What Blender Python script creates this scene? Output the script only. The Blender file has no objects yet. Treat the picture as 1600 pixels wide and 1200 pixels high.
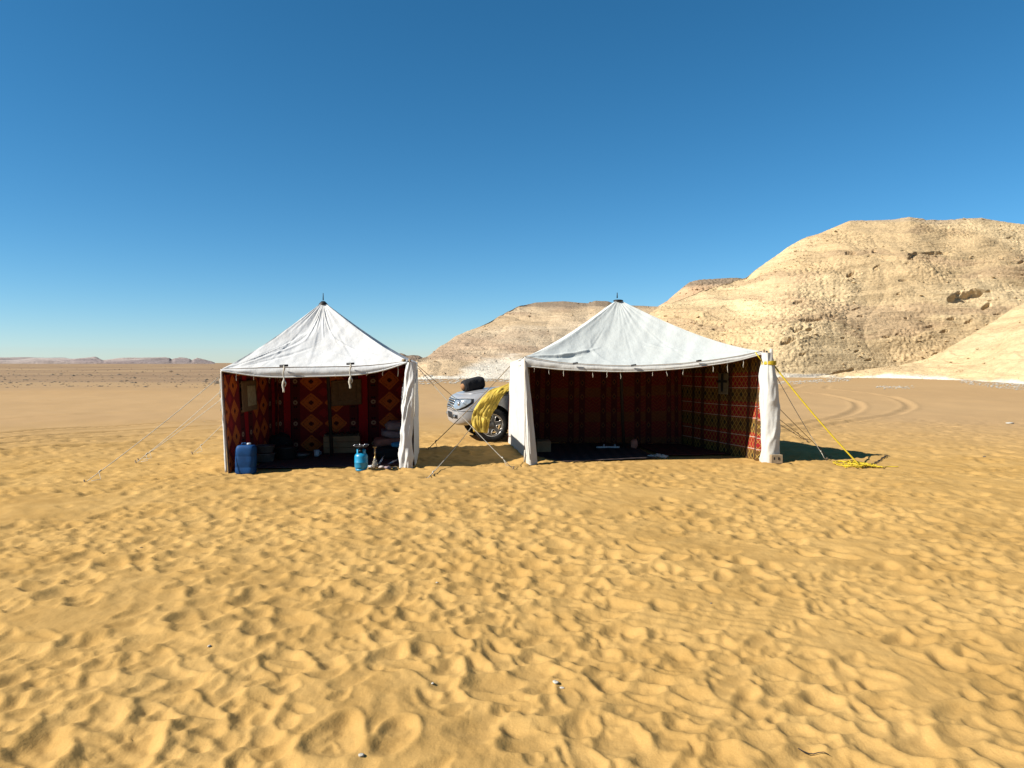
import bpy, bmesh, math, random
import numpy as np
from mathutils import Vector, Matrix
from mathutils.bvhtree import BVHTree

sc = bpy.context.scene
col = sc.collection
R = math.radians
random.seed(5)
rng = np.random.default_rng(11)

# ------------------------------------------------------------------ camera, sky, sun, exposure
CAM_H = 1.70
FPX = 1164.0                       # focal length in photograph pixels (1600 wide)
PITCH = math.atan(33.0 / FPX)
cam_d = bpy.data.cameras.new('camera'); cam = bpy.data.objects.new('camera', cam_d); col.objects.link(cam)
cam_d.sensor_width = 36.0; cam_d.lens = 36.0 * FPX / 1600.0
cam_d.clip_start = 0.05; cam_d.clip_end = 30000.0
cam.location = (0, 0, CAM_H); cam.rotation_euler = (math.pi / 2 - PITCH, 0, 0)
sc.camera = cam

SUN_EL = R(37.0)
SHADOW_AZ = R(19.5)                # shadows run to +x and a little away from the camera
sun_dir = Vector((-math.cos(SHADOW_AZ) * math.cos(SUN_EL), -math.sin(SHADOW_AZ) * math.cos(SUN_EL), math.sin(SUN_EL)))
w = bpy.data.worlds.new('World'); sc.world = w; w.use_nodes = True
wn = w.node_tree.nodes; wl = w.node_tree.links
sky = wn.new('ShaderNodeTexSky'); sky.sky_type = 'NISHITA'; sky.sun_disc = False
sky.sun_elevation = SUN_EL
sky.sun_rotation = math.atan2(sun_dir.x, sun_dir.y) % (2 * math.pi)
sky.altitude = 300; sky.air_density = 0.8; sky.dust_density = 0.1; sky.ozone_density = 6.0
bg = wn['Background']; bg.inputs[1].default_value = 0.063
hs = wn.new('ShaderNodeHueSaturation'); hs.inputs['Hue'].default_value = 0.487; hs.inputs['Saturation'].default_value = 1.19
wl.new(sky.outputs[0], hs.inputs['Color']); wl.new(hs.outputs[0], bg.inputs[0])
sun_d = bpy.data.lights.new('sun', 'SUN'); sun = bpy.data.objects.new('sun', sun_d); col.objects.link(sun)
sun_d.energy = 5.0; sun_d.angle = R(0.5); sun_d.color = (1.0, 0.972, 0.925)
sun.rotation_euler = sun_dir.to_track_quat('Z', 'Y').to_euler(); sun.location = (-20, -10, 20)
sc.view_settings.view_transform = 'Standard'; sc.view_settings.look = 'None'
sc.view_settings.gamma = 1.0; sc.view_settings.use_curve_mapping = False
sc.view_settings.exposure = 1.0
sc.cycles.use_denoising = True
sc.cycles.max_bounces = 6; sc.cycles.diffuse_bounces = 4

# ------------------------------------------------------------------ helpers
def at(px, py, Y):
    """world point that stands Y metres ahead of the camera and shows at a photograph pixel"""
    vx = (px - 800.0) / FPX; vz = (600.0 - py) / FPX
    y = math.cos(PITCH) + vz * math.sin(PITCH); z = vz * math.cos(PITCH) - math.sin(PITCH)
    return np.array((vx / y * Y, Y, CAM_H + z / y * Y))

def hz(py, D):
    vz = (600.0 - np.asarray(py, float)) / FPX
    y = math.cos(PITCH) + vz * math.sin(PITCH); z = vz * math.cos(PITCH) - math.sin(PITCH)
    return CAM_H + z / y * D

_perm = np.random.default_rng(3).permutation(256); _perm = np.concatenate([_perm, _perm, _perm])
_g = np.random.default_rng(4).normal(size=(256, 3)); _g /= np.linalg.norm(_g, axis=1)[:, None]
def noise3(x, y, z=0.0, seed=0):
    x = np.asarray(x, float) + seed * 17.31; y = np.asarray(y, float) - seed * 9.7; z = np.asarray(z, float) + seed * 5.13
    x, y, z = np.broadcast_arrays(x, y, z)
    ix = np.floor(x).astype(int); iy = np.floor(y).astype(int); iz = np.floor(z).astype(int)
    fx = x - ix; fy = y - iy; fz = z - iz
    f = lambda t: t * t * t * (t * (t * 6 - 15) + 10)
    u, v, w_ = f(fx), f(fy), f(fz)
    def gr(a, b, c):
        h = _perm[_perm[_perm[(ix + a) & 255] + ((iy + b) & 255)] + ((iz + c) & 255)]
        g = _g[h]
        return g[..., 0] * (fx - a) + g[..., 1] * (fy - b) + g[..., 2] * (fz - c)
    l = lambda a, b, t: a + (b - a) * t
    return 1.6 * l(l(l(gr(0,0,0), gr(1,0,0), u), l(gr(0,1,0), gr(1,1,0), u), v),
                   l(l(gr(0,0,1), gr(1,0,1), u), l(gr(0,1,1), gr(1,1,1), u), v), w_)
def fbm(x, y, z=0.0, seed=0, octv=4, gain=0.5):
    s = 0; a = 1.0; k = 1.0
    for i in range(octv):
        s = s + a * noise3(np.asarray(x) * k, np.asarray(y) * k, np.asarray(z) * k, seed + i * 3); a *= gain; k *= 2.03
    return s
def sstep(a, b, x):
    t = np.clip((x - a) / (b - a), 0, 1); return t * t * (3 - 2 * t)

def mesh_arrays(name, V, quads=None, tris=None):
    me = bpy.data.meshes.new(name)
    V = np.asarray(V, dtype=np.float32)
    nq = 0 if quads is None else len(quads); nt = 0 if tris is None else len(tris)
    me.vertices.add(len(V)); me.vertices.foreach_set('co', V.ravel())
    loops = []; starts = []
    if nq: loops.append(np.asarray(quads).ravel()); starts.append(np.arange(nq) * 4)
    if nt: loops.append(np.asarray(tris).ravel()); starts.append(nq * 4 + np.arange(nt) * 3)
    loops = np.concatenate(loops).astype(np.int32); starts = np.concatenate(starts).astype(np.int32)
    me.loops.add(len(loops)); me.loops.foreach_set('vertex_index', loops)
    me.polygons.add(nq + nt); me.polygons.foreach_set('loop_start', starts)
    me.update(calc_edges=True); me.validate()
    me.polygons.foreach_set('use_smooth', np.ones(len(me.polygons), dtype=bool))
    return me

BASE = {}
def link(name, me, mat, parent=None, shift=True):
    o = bpy.data.objects.new(name, me); col.objects.link(o)
    if mat is not None and len(me.materials) == 0: me.materials.append(mat)
    if parent is not None:
        o.parent = parent
        root = parent
        b = np.zeros(3)
        while root is not None:
            b = b + np.array(root.location); root = root.parent
        if shift and np.any(b):
            n = len(me.vertices); a = np.empty(n * 3, dtype=np.float32); me.vertices.foreach_get('co', a)
            a = a.reshape(-1, 3) - b.astype(np.float32); me.vertices.foreach_set('co', a.ravel()); me.update()
    return o
def thing(name, label, cat, loc=(0, 0, 0), rz=0.0, group=None):
    o = bpy.data.objects.new(name, None); col.objects.link(o); o.empty_display_size = 0.2
    o.location = loc; o.rotation_euler = (0, 0, rz)
    return tag(o, label, cat, group)
def tag(o, label=None, cat=None, group=None, kind=None):
    if label: o['label'] = label
    if cat: o['category'] = cat
    if group: o['group'] = group
    if kind: o['kind'] = kind
    return o

def grid_faces(nv, nu, wrap=False):
    i = np.arange(nv * nu).reshape(nv, nu)
    if wrap:
        a = i[:-1]; b = np.roll(i, -1, 1)[:-1]; c = np.roll(i, -1, 1)[1:]; d = i[1:]
    else:
        a = i[:-1, :-1]; b = i[:-1, 1:]; c = i[1:, 1:]; d = i[1:, :-1]
    return np.stack([a, b, c, d], -1).reshape(-1, 4)
def grid_obj(name, P, mat, parent=None, uv=None, wrap=False, shift=True, thick=0.0):
    P = np.asarray(P); nv, nu = P.shape[:2]
    me = mesh_arrays(name, P.reshape(-1, 3), grid_faces(nv, nu, wrap))
    if uv is not None:
        lay = me.uv_layers.new(name='UVMap')
        li = np.empty(len(me.loops), dtype=np.int32); me.loops.foreach_get('vertex_index', li)
        lay.data.foreach_set('uv', np.asarray(uv, dtype=np.float32).reshape(-1, 2)[li].ravel())
    o = link(name, me, mat, parent, shift)
    if thick:
        m = o.modifiers.new('thickness', 'SOLIDIFY'); m.thickness = thick; m.offset = 0
    return o

class MB:
    def __init__(s): s.v = []; s.f = []; s.sm = []
    def add(s, V, F, smooth=True):
        o = len(s.v); s.v += [tuple(map(float, p)) for p in V]; s.f += [tuple(int(i) + o for i in f) for f in F]; s.sm += [smooth] * len(F); return s
    def box(s, c, size, rz=0.0, bev=0.0, rx=0.0, ry=0.0):
        bm = bmesh.new(); bmesh.ops.create_cube(bm, size=1.0)
        bmesh.ops.scale(bm, vec=size, verts=bm.verts)
        if bev: bmesh.ops.bevel(bm, geom=list(bm.edges), offset=bev, segments=2, affect='EDGES', profile=0.5)
        M = Matrix.Translation(c) @ Matrix.Rotation(rz, 4, 'Z') @ Matrix.Rotation(ry, 4, 'Y') @ Matrix.Rotation(rx, 4, 'X')
        bmesh.ops.transform(bm, matrix=M, verts=bm.verts)
        bm.verts.index_update()
        s.add([v.co for v in bm.verts], [[v.index for v in f.verts] for f in bm.faces], False); bm.free(); return s
    def tube(s, pts, r, n=7, caps=True):
        pts = [Vector(p) for p in pts]; rr = r if hasattr(r, '__len__') else [r] * len(pts)
        V = []; F = []
        t0 = (pts[1] - pts[0]).normalized()
        up = Vector((0, 0, 1)) if abs(t0.z) < 0.9 else Vector((1, 0, 0))
        a = t0.cross(up).normalized()
        for i, p in enumerate(pts):
            t = (pts[min(i + 1, len(pts) - 1)] - pts[max(i - 1, 0)])
            if t.length < 1e-9: t = t0
            t = t.normalized(); a = (a - t * a.dot(t)).normalized(); b = t.cross(a)
            for k in range(n):
                th = 2 * math.pi * k / n; V.append(p + (a * math.cos(th) + b * math.sin(th)) * rr[i])
        for i in range(len(pts) - 1):
            for k in range(n):
                F.append((i * n + k, i * n + (k + 1) % n, (i + 1) * n + (k + 1) % n, (i + 1) * n + k))
        if caps: F.append(tuple(range(n - 1, -1, -1))); F.append(tuple((len(pts) - 1) * n + k for k in range(n)))
        return s.add(V, F)
    def lathe(s, prof, c=(0, 0, 0), n=28, axis='Z', M=None, caps=True):
        V = []; F = []
        for (r, z) in prof:
            for k in range(n):
                th = 2 * math.pi * k / n
                p = Vector((r * math.cos(th), r * math.sin(th), z))
                if axis == 'Y': p = Vector((p.x, p.z, p.y))
                if M is not None: p = M @ p
                V.append(p + Vector(c))
        m = len(prof)
        for i in range(m - 1):
            for k in range(n):
                F.append((i * n + k, i * n + (k + 1) % n, (i + 1) * n + (k + 1) % n, (i + 1) * n + k))
        if caps and prof[0][0] > 1e-4: F.append(tuple(range(n - 1, -1, -1)))
        if caps and prof[-1][0] > 1e-4: F.append(tuple((m - 1) * n + k for k in range(n)))
        return s.add(V, F)
    def blob(s, c, r, seed=0, amp=0.15, nu=20, nv=12, p=2.0, rz=0.0, freq=1.6):
        """lumpy super-ellipsoid"""
        th = np.linspace(0, 2 * math.pi, nu, endpoint=False); ph = np.linspace(-math.pi / 2, math.pi / 2, nv)
        T, H = np.meshgrid(th, ph)
        e = 2.0 / p; sg = lambda a: np.sign(a) * np.abs(a) ** e
        X = sg(np.cos(H)) * sg(np.cos(T)); Y = sg(np.cos(H)) * sg(np.sin(T)); Z = sg(np.sin(H))
        d = 1 + amp * fbm(X * freq, Y * freq, Z * freq, seed, 3)
        X, Y, Z = X * d * r[0], Y * d * r[1], Z * d * r[2]
        ca, sa = math.cos(rz), math.sin(rz)
        P = np.stack([c[0] + X * ca - Y * sa, c[1] + X * sa + Y * ca, c[2] + Z], -1).reshape(-1, 3)
        return s.add(P, grid_faces(nv, nu, True))
    def build(s, name, mat, parent=None, shift=True, autosmooth=None):
        me = bpy.data.meshes.new(name); me.from_pydata(s.v, [], s.f); me.update()
        me.polygons.foreach_set('use_smooth', np.array(s.sm, dtype=bool))
        if autosmooth is not None:
            me.set_sharp_from_angle(angle=autosmooth)
        return link(name, me, mat, parent, shift)

# ------------------------------------------------------------------ materials
class NT:
    def __init__(s, name):
        s.m = bpy.data.materials.new(name); s.m.use_nodes = True
        s.t = s.m.node_tree; s.n = s.t.nodes; s.l = s.t.links
        s.b = s.n['Principled BSDF']; s.out = s.n['Material Output']
        s.b.inputs['Roughness'].default_value = 0.9; s.b.inputs['Specular IOR Level'].default_value = 0.2
    def set(s, inp, v):
        if hasattr(v, 'links') or isinstance(v, bpy.types.NodeSocket): s.l.new(v, inp)
        else:
            try: inp.default_value = v
            except Exception: inp.default_value = tuple(v) + (1.0,)
    def math(s, op, a, b=None, c=None):
        n = s.n.new('ShaderNodeMath'); n.operation = op
        for i, x in enumerate((a, b, c)):
            if x is not None: s.set(n.inputs[i], x)
        return n.outputs[0]
    def mix(s, f, a, b, mode='MIX'):
        n = s.n.new('ShaderNodeMix'); n.data_type = 'RGBA'; n.blend_type = mode
        s.set(n.inputs[0], f)
        for i, x in ((6, a), (7, b)):
            if isinstance(x, bpy.types.NodeSocket): s.l.new(x, n.inputs[i])
            else: n.inputs[i].default_value = (x[0], x[1], x[2], 1.0)
        return n.outputs[2]
    def coord(s, which='Object'):
        n = s.n.new('ShaderNodeTexCoord'); return n.outputs[which]
    def pos(s): return s.n.new('ShaderNodeNewGeometry').outputs['Position']
    def sep(s, v):
        n = s.n.new('ShaderNodeSeparateXYZ'); s.l.new(v, n.inputs[0]); return n.outputs
    def mapping(s, v, scale=(1, 1, 1), rot=(0, 0, 0), loc=(0, 0, 0)):
        n = s.n.new('ShaderNodeMapping'); s.l.new(v, n.inputs[0])
        n.inputs['Scale'].default_value = scale; n.inputs['Rotation'].default_value = rot; n.inputs['Location'].default_value = loc
        return n.outputs[0]
    def noise(s, v, scale, detail=3.0, rough=0.55, out='Fac', dist=0.0):
        n = s.n.new('ShaderNodeTexNoise'); s.l.new(v, n.inputs['Vector'])
        n.inputs['Scale'].default_value = scale; n.inputs['Detail'].default_value = detail; n.inputs['Roughness'].default_value = rough
        n.inputs['Distortion'].default_value = dist
        return n.outputs[out]
    def ramp(s, f, stops):
        n = s.n.new('ShaderNodeValToRGB'); s.l.new(f, n.inputs[0])
        el = n.color_ramp.elements
        while len(el) < len(stops): el.new(0.5)
        for e, (p, c) in zip(el, stops): e.position = p; e.color = (c, c, c, 1) if not hasattr(c, '__len__') else (c[0], c[1], c[2], 1)
        return n.outputs[0]
    def bump(s, h, strength=0.3, dist=0.01, normal=None):
        n = s.n.new('ShaderNodeBump'); n.inputs['Strength'].default_value = strength; n.inputs['Distance'].default_value = dist
        s.l.new(h, n.inputs['Height'])
        if normal is not None: s.l.new(normal, n.inputs['Normal'])
        s.l.new(n.outputs[0], s.b.inputs['Normal']); return n.outputs[0]
    def color(s, c): s.set(s.b.inputs['Base Color'], c)

def plain(name, c, rough=0.8, metal=0.0, var=0.12, scale=9.0, bump=0.0, spec=0.3, bscale=60.0, coat=0.0):
    t = NT(name); v = t.coord('Object')
    if metal < 0.3: c = tuple(0.60 * a for a in c)
    n = t.noise(v, scale, 4.0)
    f = t.ramp(n, [(0.3, 1 - var), (0.7, 1 + var)])
    t.color(t.mix(1.0, c, f, 'MULTIPLY'))
    t.b.inputs['Roughness'].default_value = rough; t.b.inputs['Metallic'].default_value = metal
    t.b.inputs['Specular IOR Level'].default_value = spec; t.b.inputs['Coat Weight'].default_value = coat
    if bump: t.bump(t.noise(v, bscale, 3.0), bump, 0.01)
    return t.m

def mat_canvas(name, c, dirt=(0.30, 0.24, 0.155), dirty=0.5):
    t = NT(name); v = t.pos()
    big = t.noise(v, 2.2, 5.0, 0.65); fine = t.noise(v, 28.0, 3.0, 0.6)
    z = t.sep(v)[2]
    low = t.math('SMOOTH_MIN', t.math('MAXIMUM', t.math('SUBTRACT', 0.55, z), 0.0), 0.6, 0.2)
    d = t.math('MULTIPLY', t.ramp(big, [(0.45, 0.0), (0.8, 1.0)]), dirty)
    d = t.math('ADD', d, t.math('MULTIPLY', low, 0.55))
    d = t.math('MULTIPLY', d, t.ramp(fine, [(0.3, 0.5), (0.7, 1.0)])); d = t.math('MINIMUM', d, 0.7)
    t.color(t.mix(d, c, dirt))
    w1 = t.noise(t.mapping(v, (1, 1, 0.55)), 9.0, 4.0, 0.6)
    h = t.math('ADD', t.math('MULTIPLY', w1, 1.0), t.math('MULTIPLY', fine, 0.25))
    t.bump(h, 0.30, 0.03)
    t.b.inputs['Roughness'].default_value = 0.95; t.b.inputs['Specular IOR Level'].default_value = 0.1
    return t.m

def band(t, u, c, hw): return t.math('LESS_THAN', t.math('ABSOLUTE', t.math('SUBTRACT', u, c)), hw)

def mat_lining_diamond():
    t = NT('diamond_lining'); uv = t.sep(t.coord('UV'))
    u = t.math('FLOORED_MODULO', uv[0], 1.31); v = t.math('FLOORED_MODULO', uv[1], 0.4)
    q = lambda x: t.math('MULTIPLY', t.math('FLOOR', t.math('MULTIPLY', x, 50.0)), 0.02)
    du = t.math('MINIMUM', t.math('ABSOLUTE', t.math('SUBTRACT', u, 0.68)), t.math('ABSOLUTE', t.math('SUBTRACT', u, 1.08)))
    dv = t.math('ABSOLUTE', t.math('SUBTRACT', v, 0.2))
    dd = t.math('ADD', q(du), q(dv))
    dv2 = t.math('MINIMUM', v, t.math('SUBTRACT', 0.4, v))
    du2 = t.math('ABSOLUTE', t.math('SUBTRACT', u, 0.88))
    d2 = t.math('ADD', q(du2), q(dv2))
    n = t.noise(t.coord('UV'), 60.0, 2.0)
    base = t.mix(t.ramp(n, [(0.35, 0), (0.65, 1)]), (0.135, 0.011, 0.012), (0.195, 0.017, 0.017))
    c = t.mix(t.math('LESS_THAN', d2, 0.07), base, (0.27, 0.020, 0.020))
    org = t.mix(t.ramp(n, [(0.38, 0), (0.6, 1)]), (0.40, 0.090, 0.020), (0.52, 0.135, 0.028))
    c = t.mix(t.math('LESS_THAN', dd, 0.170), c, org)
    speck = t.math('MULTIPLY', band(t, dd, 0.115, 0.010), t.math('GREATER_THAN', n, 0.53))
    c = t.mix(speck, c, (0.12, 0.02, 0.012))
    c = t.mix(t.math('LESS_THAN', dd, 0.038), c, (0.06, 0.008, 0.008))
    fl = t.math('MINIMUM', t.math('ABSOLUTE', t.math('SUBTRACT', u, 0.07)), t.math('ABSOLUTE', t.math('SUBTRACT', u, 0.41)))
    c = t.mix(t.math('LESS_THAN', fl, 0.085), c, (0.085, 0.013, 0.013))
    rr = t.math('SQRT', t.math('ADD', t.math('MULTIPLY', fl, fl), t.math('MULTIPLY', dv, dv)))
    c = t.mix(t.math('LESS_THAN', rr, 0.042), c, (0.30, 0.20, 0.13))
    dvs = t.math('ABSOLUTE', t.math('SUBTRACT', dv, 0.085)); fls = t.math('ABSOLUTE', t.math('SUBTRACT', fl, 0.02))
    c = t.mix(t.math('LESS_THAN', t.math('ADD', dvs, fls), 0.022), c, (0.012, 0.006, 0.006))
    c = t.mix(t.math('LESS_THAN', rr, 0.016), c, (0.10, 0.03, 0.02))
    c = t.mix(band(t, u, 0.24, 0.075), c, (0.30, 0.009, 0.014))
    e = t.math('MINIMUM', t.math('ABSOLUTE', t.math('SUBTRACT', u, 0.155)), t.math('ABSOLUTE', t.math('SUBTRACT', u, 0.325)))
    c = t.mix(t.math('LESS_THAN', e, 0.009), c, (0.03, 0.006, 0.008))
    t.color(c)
    t.bump(t.noise(t.pos(), 7.0, 3.0), 0.5, 0.03)
    return t.m

def mat_lining_zigzag():
    t = NT('zigzag_lining'); uv = t.sep(t.coord('UV'))
    v = t.math('FLOORED_MODULO', uv[1], 0.52)
    u = t.math('FLOORED_MODULO', uv[0], 0.22)
    tri = t.math('MULTIPLY', t.math('ABSOLUTE', t.math('SUBTRACT', u, 0.11)), 1.15)
    za = t.math('FLOORED_MODULO', t.math('ADD', uv[1], tri), 0.13)
    zb = t.math('FLOORED_MODULO', t.math('SUBTRACT', uv[1], tri), 0.13)
    n = t.noise(t.coord('UV'), 26.0, 3.0)
    wob = t.math('MULTIPLY', t.math('SUBTRACT', n, 0.5), 0.012)
    la = t.math('LESS_THAN', t.math('ABSOLUTE', t.math('SUBTRACT', za, t.math('ADD', 0.065, wob))), 0.0085)
    lb = t.math('LESS_THAN', t.math('ABSOLUTE', t.math('SUBTRACT', zb, t.math('ADD', 0.065, wob))), 0.0085)
    olive = t.math('LESS_THAN', v, 0.23)
    c = t.mix(olive, t.mix(t.ramp(n, [(0.4, 0), (0.6, 1)]), (0.33, 0.012, 0.014), (0.42, 0.018, 0.018)), (0.17, 0.085, 0.018))
    dia = t.math('LESS_THAN', t.math('ADD', tri, t.math('ABSOLUTE', t.math('SUBTRACT', v, 0.115))), 0.07)
    c = t.mix(dia, c, (0.05, 0.035, 0.014))
    gold = t.mix(olive, (0.50, 0.30, 0.055), (0.52, 0.34, 0.07))
    c = t.mix(t.math('MAXIMUM', la, lb), c, gold)
    wl_ = t.math('MAXIMUM', band(t, v, 0.25, 0.007), band(t, v, 0.45, 0.007))
    c = t.mix(wl_, c, (0.62, 0.52, 0.38))
    u2 = t.math('FLOORED_MODULO', uv[0], 0.88)
    dk = t.math('MAXIMUM', band(t, u2, 0.2, 0.06), band(t, u2, 0.55, 0.05))
    c = t.mix(t.math('MULTIPLY', dk, 0.7), c, (0.03, 0.008, 0.008))
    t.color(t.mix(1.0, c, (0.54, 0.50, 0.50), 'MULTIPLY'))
    t.bump(t.noise(t.pos(), 7.0, 3.0), 0.5, 0.03)
    return t.m

def mat_sand():
    t = NT('sand'); p = t.pos(); s = t.sep(p)
    dist = t.math('SQRT', t.math('ADD', t.math('MULTIPLY', s[0], s[0]), t.math('MULTIPLY', s[1], s[1])))
    n1 = t.noise(p, 0.9, 4.0, 0.6); n2 = t.noise(p, 260.0, 2.0, 0.7); n3 = t.noise(t.mapping(p, (0.012, 0.05, 0.03)), 1.0, 6.0, 0.62)
    n1b = t.noise(p, 4.5, 5.0, 0.65)
    near = t.mix(t.ramp(t.math('ADD', t.math('MULTIPLY', n1, 0.6), t.math('MULTIPLY', n1b, 0.4)), [(0.38, 0), (0.62, 1)]), (0.335, 0.194, 0.058), (0.408, 0.247, 0.082))
    # wind-packed smooth sand further out is paler
    smooth = t.mix(t.ramp(n3, [(0.35, 0), (0.65, 1)]), (0.335, 0.208, 0.094), (0.365, 0.232, 0.108))
    f = t.ramp(t.math('MULTIPLY', t.math('ADD', dist, t.math('MULTIPLY', n1, 3.0)), 0.01), [(0.16, 0), (0.27, 1)])
    c = t.mix(f, near, smooth)
    # stony plain beyond the sand on the left
    edge = t.math('ADD', t.math('MULTIPLY', n3, 46.0), t.math('ADD', s[1], t.math('MULTIPLY', s[0], -0.22)))
    st = t.ramp(t.math('MULTIPLY', edge, 0.005), [(0.36, 0), (0.47, 1)])
    leftm = t.ramp(t.math('ADD', t.math('MULTIPLY', s[0], -0.004), 0.5), [(0.48, 0), (0.56, 1)])
    st = t.math('MULTIPLY', st, leftm)
    strk = t.noise(t.mapping(p, (0.004, 0.03, 0.03)), 1.0, 7.0, 0.68)
    stony = t.ramp(strk, [(0.36, (0.185, 0.118, 0.070)), (0.50, (0.235, 0.155, 0.088)), (0.64, (0.310, 0.212, 0.112))])
    c = t.mix(t.math('MULTIPLY', st, t.ramp(strk, [(0.3, 1.0), (0.75, 0.75)])), c, stony)
    g = t.ramp(n2, [(0.28, 0.82), (0.7, 1.12)])
    c = t.mix(1.0, c, g, 'MULTIPLY')
    t.color(c)
    rip = t.noise(t.mapping(p, (1.0, 0.25, 1.0), (0, 0, R(25))), 34.0, 3.0, 0.55)
    h = t.math('ADD', t.math('MULTIPLY', n2, 0.10), t.math('MULTIPLY', t.noise(p, 38.0, 4.0, 0.6), 0.35))
    h = t.math('ADD', h, t.math('MULTIPLY', rip, 0.25))
    fade = t.ramp(t.math('MULTIPLY', dist, 0.01), [(0.04, 1.0), (0.30, 0.15)])
    t.bump(t.math('MULTIPLY', h, fade), 0.7, 0.014)
    t.b.inputs['Roughness'].default_value = 1.0; t.b.inputs['Specular IOR Level'].default_value = 0.05
    return t.m

def mat_rock(name='hill_rock', bs=1.0):
    t = NT(name); p = t.pos()
    a = t.n.new('ShaderNodeVertexColor'); a.layer_name = 'tone'
    n = t.noise(p, 0.9 * bs, 6.0, 0.68); n2 = t.noise(t.mapping(p, (1, 1, 3.5)), 2.6 * bs, 4.0, 0.65)
    f = t.ramp(n, [(0.3, 0.86), (0.7, 1.12)]); f2 = t.ramp(n2, [(0.28, 0.88), (0.6, 1.05)])
    n3 = t.noise(t.mapping(p, (0.10, 0.10, 2.6), (R(2.5), R(-2), 0)), 1.0 * bs, 5.0, 0.7, dist=0.6)
    f3 = t.ramp(n3, [(0.32, 0.74), (0.46, 0.98), (0.55, 1.04), (0.68, 0.86)])
    c = t.mix(1.0, a.outputs['Color'], f, 'MULTIPLY'); c = t.mix(1.0, c, f2, 'MULTIPLY'); c = t.mix(0.8, c, f3, 'MULTIPLY')
    t.color(c)
    h = t.math('ADD', t.math('ADD', t.noise(t.mapping(p, (1, 1, 2.2)), 1.4 * bs, 7.0, 0.68), t.math('MULTIPLY', n3, 0.9)), t.math('MULTIPLY', t.noise(p, 5.0 * bs, 4.0, 0.6), 0.3))
    t.bump(h, 0.7, 0.40 / bs)
    t.b.inputs['Roughness'].default_value = 1.0; t.b.inputs['Specular IOR Level'].default_value = 0.05
    return t.m

M = {}
M['sand'] = mat_sand()
M['rock'] = mat_rock(); M['farrock'] = mat_rock('far_rock', 0.08)
M['canvas'] = mat_canvas('white_canvas', (0.52, 0.505, 0.472), dirty=0.30)
M['canvas_mint'] = mat_canvas('pale_green_canvas', (0.418, 0.425, 0.388), dirty=0.12)
M['canvas_old'] = mat_canvas('worn_white_canvas', (0.49, 0.468, 0.415), dirty=0.32)
M['diamond'] = mat_lining_diamond(); M['zigzag'] = mat_lining_zigzag()
def mat_lining_panel():  # cloth with its own pattern; the tent's inner shade is darkened into its colours
    t = NT('shade_toned_panel_lining'); uv = t.sep(t.coord('UV'))
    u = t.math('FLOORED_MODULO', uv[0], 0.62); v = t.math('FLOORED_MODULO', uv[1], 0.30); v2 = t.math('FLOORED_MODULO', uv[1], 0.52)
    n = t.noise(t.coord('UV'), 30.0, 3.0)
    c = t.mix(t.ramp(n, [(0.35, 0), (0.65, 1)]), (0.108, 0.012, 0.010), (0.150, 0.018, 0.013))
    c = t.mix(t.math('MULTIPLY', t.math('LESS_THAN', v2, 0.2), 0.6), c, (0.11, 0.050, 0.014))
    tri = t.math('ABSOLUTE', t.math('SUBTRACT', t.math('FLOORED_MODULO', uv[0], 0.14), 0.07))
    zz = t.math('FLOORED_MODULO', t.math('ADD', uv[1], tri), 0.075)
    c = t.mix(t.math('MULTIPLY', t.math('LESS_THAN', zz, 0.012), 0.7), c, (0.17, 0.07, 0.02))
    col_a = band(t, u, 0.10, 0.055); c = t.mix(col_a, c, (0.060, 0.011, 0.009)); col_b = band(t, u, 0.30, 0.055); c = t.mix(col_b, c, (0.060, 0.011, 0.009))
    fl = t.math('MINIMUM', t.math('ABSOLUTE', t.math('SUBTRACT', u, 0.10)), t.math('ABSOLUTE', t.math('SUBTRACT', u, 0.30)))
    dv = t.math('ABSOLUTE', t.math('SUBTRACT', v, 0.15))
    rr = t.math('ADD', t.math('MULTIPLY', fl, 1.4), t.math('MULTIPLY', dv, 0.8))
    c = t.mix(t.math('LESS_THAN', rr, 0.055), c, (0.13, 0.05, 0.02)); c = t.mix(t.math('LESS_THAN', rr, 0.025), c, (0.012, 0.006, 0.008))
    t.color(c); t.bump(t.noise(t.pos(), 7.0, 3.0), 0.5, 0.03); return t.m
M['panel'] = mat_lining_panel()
M['patch'] = plain('beige_patch', (0.27, 0.165, 0.085), 0.9, var=0.2, scale=14)
M['pane'] = plain('lit_window_cloth', (0.52, 0.44, 0.28), 0.9, var=0.25, scale=20)  # light in the window opening is painted as a paler colour
M['rope'] = plain('white_rope', (0.66, 0.60, 0.48), 0.9, var=0.2, scale=30)
M['rope_brown'] = plain('brown_rope', (0.34, 0.23, 0.12), 0.9, var=0.2, scale=30)
M['yellow_rope'] = plain('yellow_rope', (0.74, 0.52, 0.02), 0.6, var=0.15, scale=40)
M['wood'] = plain('weathered_wood', (0.30, 0.20, 0.11), 0.85, var=0.3, scale=16, bump=0.3)
M['darkwood'] = plain('dark_pole_wood', (0.045, 0.030, 0.022), 0.8, var=0.3, scale=12)
M['iron'] = plain('dark_iron', (0.03, 0.028, 0.027), 0.55, 0.6, var=0.2)
M['black'] = plain('black_cloth', (0.018, 0.016, 0.016), 0.85, var=0.3, scale=12, bump=0.4, bscale=18)

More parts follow.
